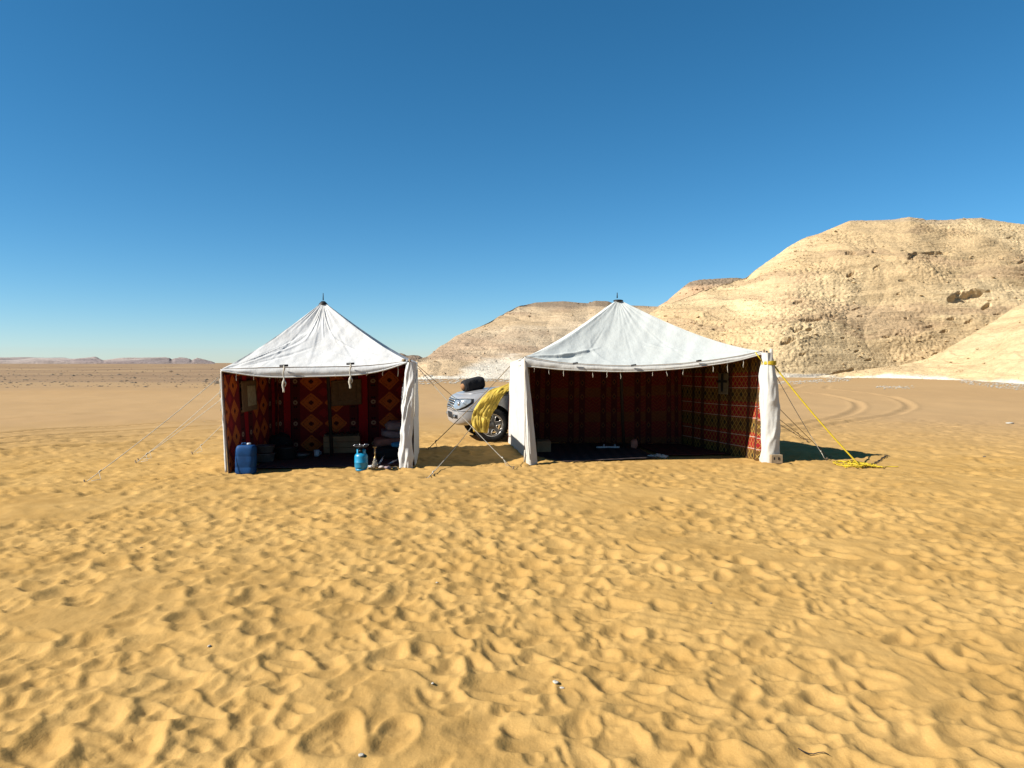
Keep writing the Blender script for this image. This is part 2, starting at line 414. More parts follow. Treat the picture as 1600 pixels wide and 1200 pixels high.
# ------------------------------------------------------------------ ground: one sheet from the feet to the horizon
TENT_L = [(-4.33, 11.37), (-1.66, 12.10), (-1.83, 14.62), (-4.45, 14.10)]
TENT_R = [(0.36, 12.40), (4.42, 12.93), (3.58, 15.60), (-0.09, 15.70)]
def inside_soft(x, y, poly, soft):
    d = np.full(x.shape, 1e9)
    n = len(poly)
    for i in range(n):
        (x0, y0), (x1, y1) = poly[i], poly[(i + 1) % n]
        ex, ey = x1 - x0, y1 - y0; L = math.hypot(ex, ey)
        d = np.minimum(d, ((x - x0) * -ey + (y - y0) * ex) / L)     # counter-clockwise: inside positive
    return sstep(0.0, soft, d)

rr_ = [0.4]
while rr_[-1] < 2.2: rr_.append(rr_[-1] * 1.05)
while rr_[-1] < 24: rr_.append(rr_[-1] * 1.0042)
while rr_[-1] < 110: rr_.append(rr_[-1] * 1.0092)
while rr_[-1] < 14000: rr_.append(rr_[-1] * 1.035)
RAD = np.array(rr_); NR = len(RAD)
TH_MAX, TH_STEP = 58.0, 0.155
th_f = np.arange(-TH_MAX, TH_MAX + 0.001, TH_STEP); th_c = np.arange(62, 298.5, 4.0)
THD = np.concatenate([th_f, th_c]); THN = R(1) * THD; NF = len(th_f); NTH = len(THD)
GX = RAD[:, None] * np.sin(THN)[None]; GY = RAD[:, None] * np.cos(THN)[None]
GZ = np.zeros_like(GX)

def tramp_limit(x):
    """how far out (y) the sand is trodden at a given x"""
    return np.interp(x, [-30, -14, -8, -4, 0, 4, 7, 10, 16, 30], [16.0, 17.3, 18.0, 18.2, 18.5, 20.0, 21.5, 22.5, 22.5, 20])
nearm = RAD < 60
X = GX[nearm]; Y = GY[nearm]
Hn = np.zeros_like(X)
tm = 1 - sstep(-1.2, 1.6, Y - tramp_limit(X) + 1.2 * noise3(X * 0.5, Y * 0.5, 0, 2))
Hn += 0.012 * fbm(X * 1.5, Y * 1.2, 0, 6, 3) * tm
# wind-drawn ridges along the depth
wx = X + 0.35 * noise3(X * 0.9, Y * 0.9, 0, 8)
rid = 1 - np.abs(noise3(wx * 2.2 + Y * 0.5, Y * 1.05 - X * 0.2, 0, 9)) * 2
Hn += 0.011 * np.clip(rid, -0.6, 1) * tm
rid2 = 1 - np.abs(noise3(wx * 5.0 - Y * 0.8, Y * 3.1 + X * 0.6, 0, 10)) * 2
Hn += 0.008 * np.clip(rid2, -0.6, 1) * tm
# footprints
def stamp(H, cx, cy, L, W, ang, dep, rim, pw, edge=0.2):
    r = math.hypot(cx, cy); reach = L * 1.7
    th = math.degrees(math.atan2(cx, cy))
    if abs(th) > TH_MAX - 0.5: return
    i0 = np.searchsorted(RAD, r - reach); i1 = min(np.searchsorted(RAD, r + reach), H.shape[0])
    da = math.degrees(reach / r)
    j0 = max(int((th - da + TH_MAX) / TH_STEP), 0); j1 = min(int((th + da + TH_MAX) / TH_STEP) + 1, NF)
    if i1 <= i0 or j1 <= j0: return
    x = GX[i0:i1, j0:j1] - cx; y = GY[i0:i1, j0:j1] - cy
    c, s = math.cos(ang), math.sin(ang)
    a = (x * c + y * s) / L; b = (-x * s + y * c) / W
    b = b * (1 + 0.25 * a)                      # heel narrower than toe
    q = np.sqrt(a * a + b * b) + 0.10 * np.sin(3 * np.arctan2(b, a) + cx * 9)
    sub = H[i0:i1, j0:j1]
    base = float(np.mean(sub)) * 0.7
    wgt = 1 - sstep(1.0 - edge, 1.0 + edge, q)
    tgt = base - dep * (1 - np.clip(q, 0, 1) ** pw) * (1 + 0.3 * a)
    sub[...] = sub * (1 - wgt) + tgt * wgt + rim * np.exp(-((q - 1.18) / 0.2) ** 2)
Hw = Hn
N_PR = 22000
cg = np.linspace(-34, 34, 273); CG = sstep(0.10, 0.38, noise3(cg[None, :] * 0.42, cg[:, None] * 0.5, 0, 61))
def calm_f(x, y): return CG[int(np.clip((y + 34) * 4, 0, 272)), int(np.clip((x + 34) * 4, 0, 272))]
cnt = 0
while cnt < N_PR:
    y = math.sqrt(random.uniform(1.6 ** 2, 24.0 ** 2)) if random.random() < 0.8 else random.uniform(1.6, 9.0)
    x = random.uniform(-1.0, 1.0) * (y * 1.25 + 0.8)
    if y > float(tramp_limit(np.array(x))) + random.uniform(-1.5, 0.8): continue
    cnt += 1
    if random.random() < 0.92 * float(calm_f(x, y)): continue                      # calmer, wind-smoothed patches
    k_ = random.random()
    L = random.uniform(0.13, 0.20) if k_ < 0.16 else (random.uniform(0.09, 0.14) if k_ < 0.62 else random.uniform(0.05, 0.09))
    W = L * random.uniform(0.45, 0.8)
    dep = W * random.uniform(0.18, 0.42)
    if x < -1.5 - 0.1 * y and random.random() < 0.4: dep *= 0.7
    stamp(Hw, x, y, L, W, random.gauss(1.2, 0.9), dep, W * random.uniform(0.03, 0.13), random.choice([1.5, 1.9, 2.4]), random.choice([0.10, 0.15, 0.24]))
lowf = 0.040 * fbm(X * 0.38, Y * 0.38, 0, 5, 3)
Hw = 0.045 * np.tanh(Hw / 0.045)
# wind has softened part of it
def blur(A, n):
    for _ in range(n):
        A = A.copy(); A[1:-1] = (A[:-2] + 2 * A[1:-1] + A[2:]) / 4
        A[:, 1:NF - 1] = (A[:, :NF - 2] + 2 * A[:, 1:NF - 1] + A[:, 2:NF]) / 4
    return A
Hb = blur(Hw, 3)
soft = sstep(0.0, 0.5, noise3(X * 0.55, Y * 0.55, 0, 21)) * 0.5
Hn = Hw * (1 - soft) + Hb * soft
lump = fbm(X * 6, Y * 6, 0, 23, 3) * sstep(-0.5, 0.5, noise3(X * 0.9, Y * 0.9, 0, 24)) * 1.4
Hn += (0.0065 * lump + 0.003 * noise3(X * 22, Y * 18, 0, 25)) * tm
# wind ripples in patches
rp_m = sstep(0.05, 0.45, noise3(X * 0.7, Y * 0.7, 0, 27)) * tm
Hn += 0.0035 * rp_m * np.sin((X * 0.55 + Y * 0.83) * 62 + 5.0 * noise3(X * 1.6, Y * 1.6, 0, 28))
# crisp fresh prints on top: boot-shaped, in walking pairs
for _ in range(95):
    y = math.sqrt(random.uniform(2.0 ** 2, 15.0 ** 2)); x = random.uniform(-0.85, 0.85) * y; a_ = random.gauss(1.3, 0.7)
    for st_ in range(random.choice([2, 3, 4])):
        sx_ = x + 0.62 * st_ * math.cos(a_) - (st_ % 2) * 0.20 * math.sin(a_); sy_ = y + 0.62 * st_ * math.sin(a_) + (st_ % 2) * 0.20 * math.cos(a_)
        Wf = random.uniform(0.052, 0.066)
        stamp(Hn, sx_, sy_, Wf * 2.5, Wf, a_ + random.gauss(0, 0.15), Wf * random.uniform(0.13, 0.21), Wf * 0.12, 1.9, 0.15)
# nothing stands steeper than loose sand can
for _ in range(4):
    sl = np.hypot(np.gradient(Hn, axis=0) / np.gradient(RAD[nearm])[:, None], np.gradient(Hn, axis=1) / (RAD[nearm][:, None] * R(TH_STEP)))
    wl_ = blur(sstep(0.52, 0.76, sl), 1); wl_ = np.clip(wl_ * 1.6, 0, 1); wl_[:, NF - 1:] = 0
    Hn = Hn * (1 - wl_) + blur(Hn, 2) * wl_
Hn += lowf
# tyre ruts (the turning loop on the right, the passing track on the left)
def rut(H, pts, wdt, dep, rim):
    pts = np.array(pts, float)
    # smooth polyline
    tt = np.linspace(0, len(pts) - 1, len(pts) * 14); k = np.arange(len(pts))
    sx = np.interp(tt, k, pts[:, 0]); sy = np.interp(tt, k, pts[:, 1])
    ker = np.ones(13) / 13
    sx[6:-6] = np.convolve(sx, ker, 'valid'); sy[6:-6] = np.convolve(sy, ker, 'valid')
    mx = (X > sx.min() - 1) & (X < sx.max() + 1) & (Y > sy.min() - 1) & (Y < sy.max() + 1)
    xs = X[mx]; ys = Y[mx]; d = np.full(xs.shape, 9.0)
    for i in range(len(sx) - 1):
        ex, ey = sx[i + 1] - sx[i], sy[i + 1] - sy[i]; L2 = ex * ex + ey * ey + 1e-9
        u = np.clip(((xs - sx[i]) * ex + (ys - sy[i]) * ey) / L2, 0, 1)
        d = np.minimum(d, np.hypot(xs - sx[i] - u * ex, ys - sy[i] - u * ey))
    H[mx] += -dep * np.exp(-(d / wdt) ** 4) + rim * np.exp(-((d - wdt * 1.7) / (wdt * 0.6)) ** 2)
gp = lambda px, py: tuple(at(px, py, CAM_H * FPX / (py - 567.0))[:2])
rut(Hn, [gp(1200, 672), gp(1260, 662), gp(1320, 650), gp(1345, 638), gp(1340, 629), gp(1310, 622), gp(1265, 615), gp(1225, 611)], 0.16, 0.042, 0.024)
rut(Hn, [gp(1225, 676), gp(1330, 660), gp(1400, 647), gp(1425, 636), gp(1415, 627), gp(1370, 618), gp(1310, 611), gp(1285, 606), gp(1310, 600), gp(1370, 595)], 0.16, 0.042, 0.024)
rut(Hn, [gp(1215, 610), gp(1260, 601), gp(1330, 594)], 0.3, 0.05, 0.03)
for o_ in (0, 9, 17, 30):
    rut(Hn, [gp(-40, 681 + o_), gp(90, 672 + o_), gp(200, 665 + o_), gp(340, 658 + o_)], 0.14, 0.075, 0.045)
rut(Hn, [gp(-40, 657), gp(90, 649), gp(220, 643), gp(345, 640)], 0.2, 0.03, 0.012)
# under the tents the floor is trodden flat; a small drift lies at the front flap of the right tent
for poly in (TENT_L, TENT_R):
    k = inside_soft(X, Y, poly, 0.5); Hn = Hn * (1 - k) + (-0.012) * k
Hn += 0.10 * np.exp(-(((X - 0.25) / 0.45) ** 2 + ((Y - 12.75) / 0.35) ** 2))
Hn += 0.06 * np.exp(-(((X + 4.62) / 0.35) ** 2 + ((Y - 11.8) / 0.8) ** 2))
kc = np.exp(-(((X + 0.3) / 1.2) ** 2 + ((Y - 16.2) / 0.8) ** 2)); Hn = Hn * (1 - 0.8 * kc)
GZ[nearm] = Hn
# smooth flats and the stony plain
far = sstep(14, 60, RAD)[:, None]
GZ += far * (0.16 * fbm(GX * 0.035, GY * 0.05, 0, 31, 3))
pl = sstep(60, 140, RAD)[:, None] * sstep(20, -40, GX)
GZ += pl * (0.35 * fbm(GX * 0.012, GY * 0.03, 0, 33, 4) - 0.25 * sstep(60, 400, RAD)[:, None])
def gz(x, y):
    r = math.hypot(x, y); i = int(np.clip(np.searchsorted(RAD, r), 1, NR - 1)); th = math.degrees(math.atan2(x, y))
    j = int(np.clip(round((th + TH_MAX) / TH_STEP), 0, NF - 1)); return float(GZ[i, j])
V = np.stack([GX, GY, GZ], -1).reshape(-1, 3)
V = np.concatenate([V, [[0, 0, float(GZ[0].mean())]]])
qd = grid_faces(NR, NTH, True)[:, ::-1]
ring = np.arange(NTH); tr = np.stack([np.full(NTH, NR * NTH), np.roll(ring, -1), ring], -1)
gme = mesh_arrays('ground', V, qd, tr)
ground = link('ground', gme, M['sand']); tag(ground, 'trodden golden desert sand running out to a stony plain', 'sand', kind='structure')
if sum(p.normal.z for p in list(gme.polygons)[5000:5050]) < 0:
    gme.flip_normals()

# ------------------------------------------------------------------ hills
def hill(name, label, sil, df, dc, nu, nv, seed, cap=None, chalk=1.0, dents=(), amp=1.0, mat='rock', tones=None, shape=0.85, nback=10, rubble=0, ledge=1.0, rough=1.0):
    sil = np.array(sil, float)
    px = np.linspace(sil[0, 0], sil[-1, 0], nu); py = np.interp(px, sil[:, 0], sil[:, 1])
    Df = np.interp(px, *zip(*df)); Dc = np.interp(px, *zip(*dc))
    zc = np.maximum(hz(py, Dc), 0.02)
    def wide(a, k):
        k = max(3, int(k)); e = np.concatenate([np.full(k, a[0]), a, np.full(k, a[-1])]); ker = np.hanning(2 * k + 1); return np.convolve(e, ker / ker.sum(), 'same')[k:-k]
    Df = wide(Df, nu * 0.05); Dc = wide(Dc, nu * 0.07); zc = np.maximum(hz(py, Dc), 0.02); zs = np.minimum(wide(zc, nu * 0.05), zc * 1.15 + 0.3)
    v = np.linspace(0, 1, nv); vb = np.linspace(0, 1, nback + 1)[1:]
    v0 = v[:, None]; zc0 = zc; zc = zs + (zc0 - zs) * v0 ** 5
    D = Df + (Dc - Df) * v0; Z = zc * (v0 ** shape) * (1 - 0.0 * v0) - 0.35 * (1 - v0)
    Db = Dc + (Dc - Df) * 1.0 * vb[:, None]; Zb = zc0 * (1 - vb[:, None] ** 1.3) - 0.5 * vb[:, None]
    D = np.concatenate([D, Db]); Z = np.concatenate([Z, Zb])
    tx = (px - 800.0) / FPX
    Xh = tx * D; Yh = D.copy()
    # surface normals of the plain shape
    P = np.stack([Xh, Yh, Z], -1)
    du = np.gradient(P, axis=1); dv_ = np.gradient(P, axis=0)
    N = np.cross(du, dv_); N /= np.linalg.norm(N, axis=-1, keepdims=True) + 1e-9
    sc_ = float(np.mean(Dc)) / 115.0
    k = 1.0 / sc_
    x, y, z = Xh * k, Yh * k, Z * k
    low = noise3(x * 0.06, y * 0.06, z * 0.09, seed)
    ends = sstep(0, 0.06, (px - px[0]) / (px[-1] - px[0])) * sstep(0, 0.03, (px[-1] - px) / (px[-1] - px[0]))
    vv = np.concatenate([v, np.ones(nback)])[:, None]
    tap = (0.25 + 0.75 * np.sin(np.pi * np.clip(vv, 0, 1)) ** 0.5) * (0.15 + 0.85 * ends)
    d = 1.5 * fbm(x * 0.075, y * 0.075, z * 0.11, seed + 1, 3) * tap
    # gullies running down the slope
    g = 1 - np.abs(noise3(tx * 30.0 + 1.6 * low + 0.05 * z, z * 0.10, 0, seed + 2)) * 2.0
    d += -0.16 * np.clip(g, 0, 1) ** 2 * tap
    # bedding ledges: broken benches that overhang a little
    zz = z + 1.5 * low + 0.55 * noise3(x * 0.22, y * 0.22, 0, seed + 3)
    led = 0
    for T, A, s_ in ((3.6, 0.70, 4), (1.5, 0.46, 5), (0.62, 0.24, 6)):
        fr = np.mod(zz / T + 0.35 * noise3(x * 0.09, y * 0.09, s_, seed + s_), 1.0)
        saw = sstep(0.0, 0.84, fr) - sstep(0.88, 0.96, fr)
        msk = sstep(0.0, 0.5, noise3(x * 0.13, y * 0.13, z * 0.35, seed + 7 + s_))
        led = led + A * (saw - 0.4) * (0.10 + 0.90 * msk)
    d += led * tap * ledge
    # blocky rubble
    rub = np.abs(noise3(x * 1.15, y * 1.15, z * 1.7, seed + 11)); rub2 = noise3(x * 2.7, y * 2.7, z * 3.4, seed + 12)
    mr = 0.35 + 0.65 * sstep(-0.1, 0.4, noise3(x * 0.1, y * 0.1, z * 0.16, seed + 13))
    d += (0.36 * (rub - 0.25) + 0.20 * rub2 + 0.15 * noise3(x * 5.2, y * 5.2, z * 6.0, seed + 14)) * mr * rough * (0.35 + 0.65 * tap)
    vxp = px[None] + 0 * Z
    ypix = 567.0 - (Z - CAM_H) / D * FPX
    for (cx, cy, rx, ry, dep, slope) in dents:
        a = (vxp - cx) / rx; b = (ypix - cy - slope * (vxp - cx)) / ry
        q = a * a + b * b + 0.9 * noise3(x * 0.8, y * 0.8, z * 0.8, seed + 20)
        d -= dep * (1 - sstep(0.72, 1.0, q))
    P = P + N * (d * sc_ * amp)[..., None]
    P[0, :, 2] = np.minimum(P[0, :, 2], -0.4)
    nrow = P.shape[0]
    me = mesh_arrays(name, P.reshape(-1, 3), grid_faces(nrow, nu))
    # rock colours: beds, dark cap, chalk at the foot
    T = tones or {}
    tan = np.array(T.get('tan', (0.445, 0.318, 0.170))); pale = np.array(T.get('pale', (0.510, 0.380, 0.212))); pink = np.array(T.get('pink', (0.390, 0.268, 0.152)))
    capc = np.array(T.get('cap', (0.225, 0.165, 0.108))); white = np.array(T.get('white', (0.56, 0.49, 0.38)))
    m1 = sstep(-0.25, 0.45, fbm(x * 0.05, y * 0.05, zz * 0.10, seed + 30, 3))[..., None]
    m2 = sstep(0.05, 0.5, fbm(x * 0.04, y * 0.04, zz * 0.33, seed + 33, 4))[..., None]
    C = tan * (1 - m1) + pale * m1; C = C * (1 - 0.75 * m2) + pink * 0.75 * m2
    bed = (0.94 + 0.15 * noise3(zz * 0.9, 0.3 + 0 * x, low, seed + 36) + 0.10 * noise3(zz * 2.7, 0.7 + 0 * x, low, seed + 37))[..., None]; C = C * bed * np.array((1.02, 1.005, 0.985))
    if cap:
        cz, cw = cap                                     # cap in image rows above which the beds are dark
        yy = ypix + 5 * noise3(x * 0.15, y * 0.15, z * 0.3, seed + 40)
        mk = (1 - sstep(cz - cw, cz + cw, yy))[..., None] * sstep(0.5, 0.8, vv)[..., None]
        C = C * (1 - mk) + capc * mk
    if chalk:
        n = fbm(x * 0.11, y * 0.16, z * 0.5, seed + 44, 4)
        lim = (0.75 + 1.3 * noise3(px * 0.013, 0, 0, seed + 45)[None]) * chalk
        mk = (1 - sstep(0.2, 1.1, Z / np.maximum(lim, 0.15) - 0.7 * n))[..., None]
        C = C * (1 - mk) + white * mk
    ca = me.color_attributes.new('tone', 'FLOAT_COLOR', 'POINT')
    ca.data.foreach_set('color', np.concatenate([np.clip(C, 0, 1), np.ones(C.shape[:2] + (1,))], -1).astype(np.float32).ravel())
    o = link(name, me, M[mat]); tag(o, label, 'hill', kind='structure')
    if rubble:
        rg = np.random.default_rng(seed + 99); V = []; F = []; tc = []
        oct_ = np.array([(1,0,0),(-1,0,0),(0,1,0),(0,-1,0),(0,0,1),(0,0,-1)], float)
        of = [(0,2,4),(2,1,4),(1,3,4),(3,0,4),(2,0,5),(1,2,5),(3,1,5),(0,3,5)]
        n = 0
        msk = noise3(x * 0.12, y * 0.12, z * 0.2, seed + 51)
        while n < rubble:
            i = int(rg.integers(1, nv - 2)); j = int(rg.integers(2, nu - 2))
            if msk[i, j] < rg.uniform(-0.4, 0.5): continue
            s_ = rg.uniform(0.04, 0.10) * (1 + 2.4 * rg.random() ** 8) * sc_
            q = oct_ * rg.uniform(0.6, 1.25, (6, 1)) * s_ * np.array((rg.uniform(0.8, 1.5), rg.uniform(0.8, 1.3), 0.75))
            a = rg.uniform(0, 6.28); ca_, sa_ = math.cos(a), math.sin(a)
            q = np.stack([q[:, 0] * ca_ - q[:, 1] * sa_, q[:, 0] * sa_ + q[:, 1] * ca_, q[:, 2]], -1) + P[i, j] + np.array((0, 0, 0.25 * s_))
            b0 = len(V); V += list(q); F += [tuple(b0 + c for c in f) for f in of]; tc += [C[i, j] * rg.uniform(0.85, 1.1)] * 6
            n += 1
        rme = mesh_arrays('rubble', np.array(V), None, np.array(F)); rme.polygons.foreach_set('use_smooth', np.zeros(len(F), dtype=bool))
        ra = rme.color_attributes.new('tone', 'FLOAT_COLOR', 'POINT')
        ra.data.foreach_set('color', np.concatenate([np.clip(np.array(tc), 0, 1), np.ones((len(tc), 1))], -1).astype(np.float32).ravel())
        ro = link('rubble', rme, M['rock'], o); tag(ro, kind='stuff')
    return o, P

# far mesas on the horizon, left
mes = {'tan': (0.27, 0.21, 0.18), 'pale': (0.36, 0.30, 0.26), 'pink': (0.19, 0.15, 0.14), 'cap': (0.2, 0.16, 0.15), 'white': (0.3, 0.24, 0.18)}
def sil_noise(a, seed, amp):
    a = np.array(a, float); x = np.linspace(a[0, 0], a[-1, 0], int((a[-1, 0] - a[0, 0]) / 4) + 2)
    y = np.interp(x, a[:, 0], a[:, 1]) + amp * noise3(x * 0.06, 0, 0, seed) + amp * 0.5 * noise3(x * 0.2, 0, 0, seed + 1)
    y[0], y[-1] = a[0, 1], a[-1, 1]
    return np.stack([x, y], -1)
hill('mesa', 'long low pale mesas on the far horizon left of the tents', sil_noise([(-420, 560), (-200, 558), (0, 558.5), (40, 557.8), (75, 559), (100, 558.6), (112, 561), (130, 559), (150, 557), (160, 562), (180, 559.5), (200, 558), (215, 559), (232, 558.5), (250, 558.8), (262, 558.6), (268, 563.5), (280, 558.8), (292, 559.5), (300, 564), (308, 559.2), (320, 562), (336, 567)], 3, 0.5),
     [(-420, 1500), (340, 1550)], [(-420, 1640), (340, 1690)], 520, 40, 70, chalk=0, amp=0.20, mat='farrock', tones=mes, shape=0.30)
hill('hill', 'small brown rock outcrop on the horizon behind the left tent', sil_noise([(575, 567), (600, 560), (618, 553), (628, 552), (636, 557), (646, 555), (655, 556), (664, 561), (690, 567)], 8, 0.8),
     [(575, 600), (690, 600)], [(575, 640), (690, 640)], 120, 40, 75, chalk=0, amp=0.4, mat='farrock',
     tones={'tan': (0.20, 0.145, 0.10), 'pale': (0.26, 0.19, 0.13), 'pink': (0.16, 0.115, 0.085)}, shape=0.6)
# long mid hill behind the gap between the tents
hill('hill', 'pale banded limestone hill with grey cap behind the two tents',
     [(640, 572), (652, 563), (668, 557), (690, 541), (715, 527), (740, 515), (770, 499), (800, 482), (812, 476), (838, 471), (880, 470), (905, 473), (918, 474), (930, 470), (950, 471), (962, 475), (1000, 477), (1028, 479), (1060, 480), (1120, 482), (1180, 500)],
     [(640, 76), (800, 76), (1180, 92)], [(640, 86), (700, 108), (820, 138), (1180, 145)], 620, 260, 100, cap=(480, 4.0), chalk=2.3, rubble=900, shape=1.2, rough=0.35, ledge=1.3,
     tones={'tan': (0.430, 0.312, 0.185), 'pale': (0.500, 0.385, 0.250), 'pink': (0.330, 0.228, 0.145)}, amp=0.58)
hill('hill', 'small pink hill with dark flat cap between the larger hills',
     [(985, 500), (1020, 484), (1042, 470), (1060, 455), (1076, 441), (1092, 437), (1120, 435), (1150, 434), (1160, 436), (1200, 460), (1260, 520)],
     [(985, 132), (1260, 132)], [(985, 160), (1260, 165)], 260, 190, 130, cap=(449, 4.0), chalk=0, rubble=700, amp=0.6,
     tones={'tan': (0.43, 0.285, 0.165), 'pale': (0.48, 0.335, 0.20), 'pink': (0.37, 0.235, 0.135)})
bigP = hill('hill', 'tall pale sandstone hill rising on the right behind the tents',
     [(905, 572), (950, 535), (1000, 497), (1032, 479), (1060, 468), (1100, 452), (1150, 437), (1165, 430), (1190, 413), (1230, 386), (1258, 372), (1290, 360), (1325, 347), (1360, 346), (1395, 343), (1418, 339), (1445, 343), (1480, 344), (1530, 340), (1560, 346), (1600, 352), (1660, 366), (1760, 372), (1900, 390), (2080, 420)],
     [(905, 98), (1215, 88), (1380, 96), (2080, 100)], [(905, 112), (1160, 132), (1320, 138), (1600, 136), (2080, 140)], 900, 400, 160, cap=(349, 3.0), chalk=0.55, rubble=4500,
     dents=[(x_, y_, random.uniform(2.5, 8), random.uniform(0.8, 1.7), random.uniform(0.5, 1.0), random.uniform(-0.35, 0.05)) for x_, y_ in ((random.uniform(1060, 1610), random.uniform(360, 575)) for _ in range(75)) if y_ > np.interp(x_, [1060, 1160, 1230, 1300, 1600], [480, 440, 400, 372, 362])] + [(1512, 461, 34, 7, 1.5, -0.22), (1326, 399, 9, 2.2, 1.2, 0), (1275, 456, 9, 2.2, 1.2, 0), (1302, 455, 10, 2.2, 1.2, -0.1), (1327, 428, 6, 2.5, 1.0, -0.3), (1265, 506, 22, 3, 1.1, -0.05), (1450, 402, 40, 4, 0.9, -0.15), (1540, 478, 8, 4, 1.0, -0.4), (1310, 585, 22, 4, 1.0, -0.3), (1230, 536, 12, 3, 1.0, -0.2), (1475, 516, 8, 3, 1.0, -0.3)],
     tones={'cap': (0.36, 0.265, 0.160)}, amp=0.72, rough=0.95, ledge=1.2)[1]
hill('hill', 'smooth cream spur sloping down at the right edge before the tall hill',
     [(1195, 592), (1270, 588), (1330, 580), (1400, 572), (1450, 560), (1478, 546), (1510, 526), (1545, 505), (1585, 480), (1610, 468), (1700, 440), (1850, 415), (2100, 400)],
     [(1195, 89), (1270, 84), (1400, 80), (1500, 70), (1600, 58), (2100, 44)], [(1195, 90), (1270, 88), (1400, 88), (1600, 88), (2100, 84)], 460, 230, 190, chalk=0.28, rubble=900, amp=0.55, ledge=0.8,
     tones={'tan': (0.49, 0.36, 0.195), 'pale': (0.54, 0.405, 0.225), 'pink': (0.455, 0.325, 0.175)})
#__TENTS__
# ------------------------------------------------------------------ tents
def lerp(a, b, t): return np.asarray(a) * (1 - t) + np.asarray(b) * t
def poly_pts(pts, n):
    """n points along a smooth curve through 3-D points (by first coordinate order)"""
    pts = np.array(pts, float); t = np.linspace(0, 1, len(pts)); u = np.linspace(0, 1, n)
    # Catmull-Rom through non-uniform points, uniform parameter
    k = u * (len(pts) - 1); i = np.clip(np.floor(k).astype(int), 0, len(pts) - 2); f = (k - i)[:, None]
    p0 = pts[np.clip(i - 1, 0, None)]; p1 = pts[i]; p2 = pts[i + 1]; p3 = pts[np.clip(i + 2, None, len(pts) - 1)]
    return 0.5 * (2 * p1 + (p2 - p0) * f + (2 * p0 - 5 * p1 + 4 * p2 - p3) * f ** 2 + (3 * p1 - p0 - 3 * p2 + p3) * f ** 3)
def normals(P):
    n = np.cross(np.gradient(P, axis=1), np.gradient(P, axis=0)); return n / (np.linalg.norm(n, axis=-1, keepdims=True) + 1e-9)
def folds(Uu, Vv, lines, W, H):
    d = np.zeros_like(Uu)
    for (u0, v0, u1, v1, wd, amp) in lines:
        ax, ay = u0 * W, v0 * H; ex, ey = (u1 - u0) * W, (v1 - v0) * H; L2 = ex * ex + ey * ey
        px, py = Uu * W - ax, Vv * H - ay
        t = np.clip((px * ex + py * ey) / L2, 0, 1); q = np.hypot(px - t * ex, py - t * ey)
        d += amp * np.exp(-(q / wd) ** 2) * np.sin(np.pi * np.clip(0.08 + 0.92 * t, 0, 1)) ** 0.5
    return d
def out_sign(P, N, centre):
    m = P.reshape(-1, 3).mean(0) - np.asarray(centre); return 1.0 if float((N.reshape(-1, 3).mean(0) * m).sum()) > 0 else -1.0

def roof_panel(name, parent, mat, A, E, centre, seed, sag=0.08, lines=(), nv=60, gather=0.006, drop=0.0, crumple=0.010):
    nu = len(E); u = np.linspace(0, 1, nu)[None]; v = np.linspace(0.028, 1, nv)[:, None]
    P = np.asarray(A) * (1 - v[..., None]) + E[None] * v[..., None]
    P[..., 2] -= sag * (4 * v * (1 - v)) * (0.55 + 0.45 * v) * 1.15
    P[..., 2] -= 0.05 * (4 * u * (1 - u)) * (4 * v * (1 - v)) * 0.8
    N = normals(P); N *= out_sign(P, N, centre)
    Wd = float(np.linalg.norm(E[-1] - E[0])); Hd = float(np.linalg.norm(E[nu // 2] - A))
    uu = (u - 0.5) * v * Wd; vv = v * Hd + 0 * u
    d = crumple * fbm(uu * 2.6, vv * 1.9, 0, seed, 4)
    d = d + gather * noise3((u - 0.5) * 16, v * 0.8, 0, seed + 5) * (1 - v) * sstep(0, 0.15, v) * 1.6
    d = d + 0.010 * noise3(uu * 5 + vv * 2.0, vv * 1.1, 0, seed + 6)
    # seams in the cloth
    for us in (0.26, 0.5, 0.74):
        d = d + (0.004 * np.exp(-(((u - us) * Wd * v) / 0.012) ** 2) - 0.004 * np.exp(-(((u - us) * Wd * v - 0.03) / 0.02) ** 2)) * sstep(0.25, 0.6, v)
    d = d + folds(u + 0 * v, v + 0 * u, lines, Wd, Hd)
    d = d * sstep(0, 0.03, u) * sstep(0, 0.03, 1 - u)
    P = P + N * (d - drop)[..., None]
    P[..., 2] -= drop * 1.2
    uv = np.stack([uu + 0 * vv, vv], -1)
    return grid_obj(name, P, mat, parent, uv)

def wall(name, parent, mat, top, bot, centre, seed, off=0.0, nu=70, nv=46, lines=(), u0=0.0, wav=0.018, lift=0.0):
    """hanging cloth between a top edge and a bottom edge; off > 0 moves it inwards"""
    T = poly_pts(top, nu); B = poly_pts(bot, nu); v = np.linspace(0, 1, nv)[:, None, None]
    P = T[None] * (1 - v) + B[None] * v
    N = normals(P); N *= out_sign(P, N, centre)
    Wd = float(np.linalg.norm(T[-1] - T[0])); Hd = float(np.linalg.norm(T[nu // 2] - B[nu // 2]))
    u = np.linspace(0, 1, nu)[None] + 0 * v[..., 0]; vv = v[..., 0] + 0 * u
    d = wav * noise3(u * Wd * 2.4, vv * 0.7, 0, seed) * (0.35 + 0.65 * np.sin(np.pi * vv)) + 0.008 * fbm(u * Wd * 3, vv * Hd * 3, 0, seed + 2, 3)
    d = d + folds(u, vv, lines, Wd, Hd)
    P = P + N * (d - off)[..., None]
    uv = np.stack([u0 + u * Wd, (1 - vv) * Hd], -1)
    return grid_obj(name, P, mat, parent, uv)

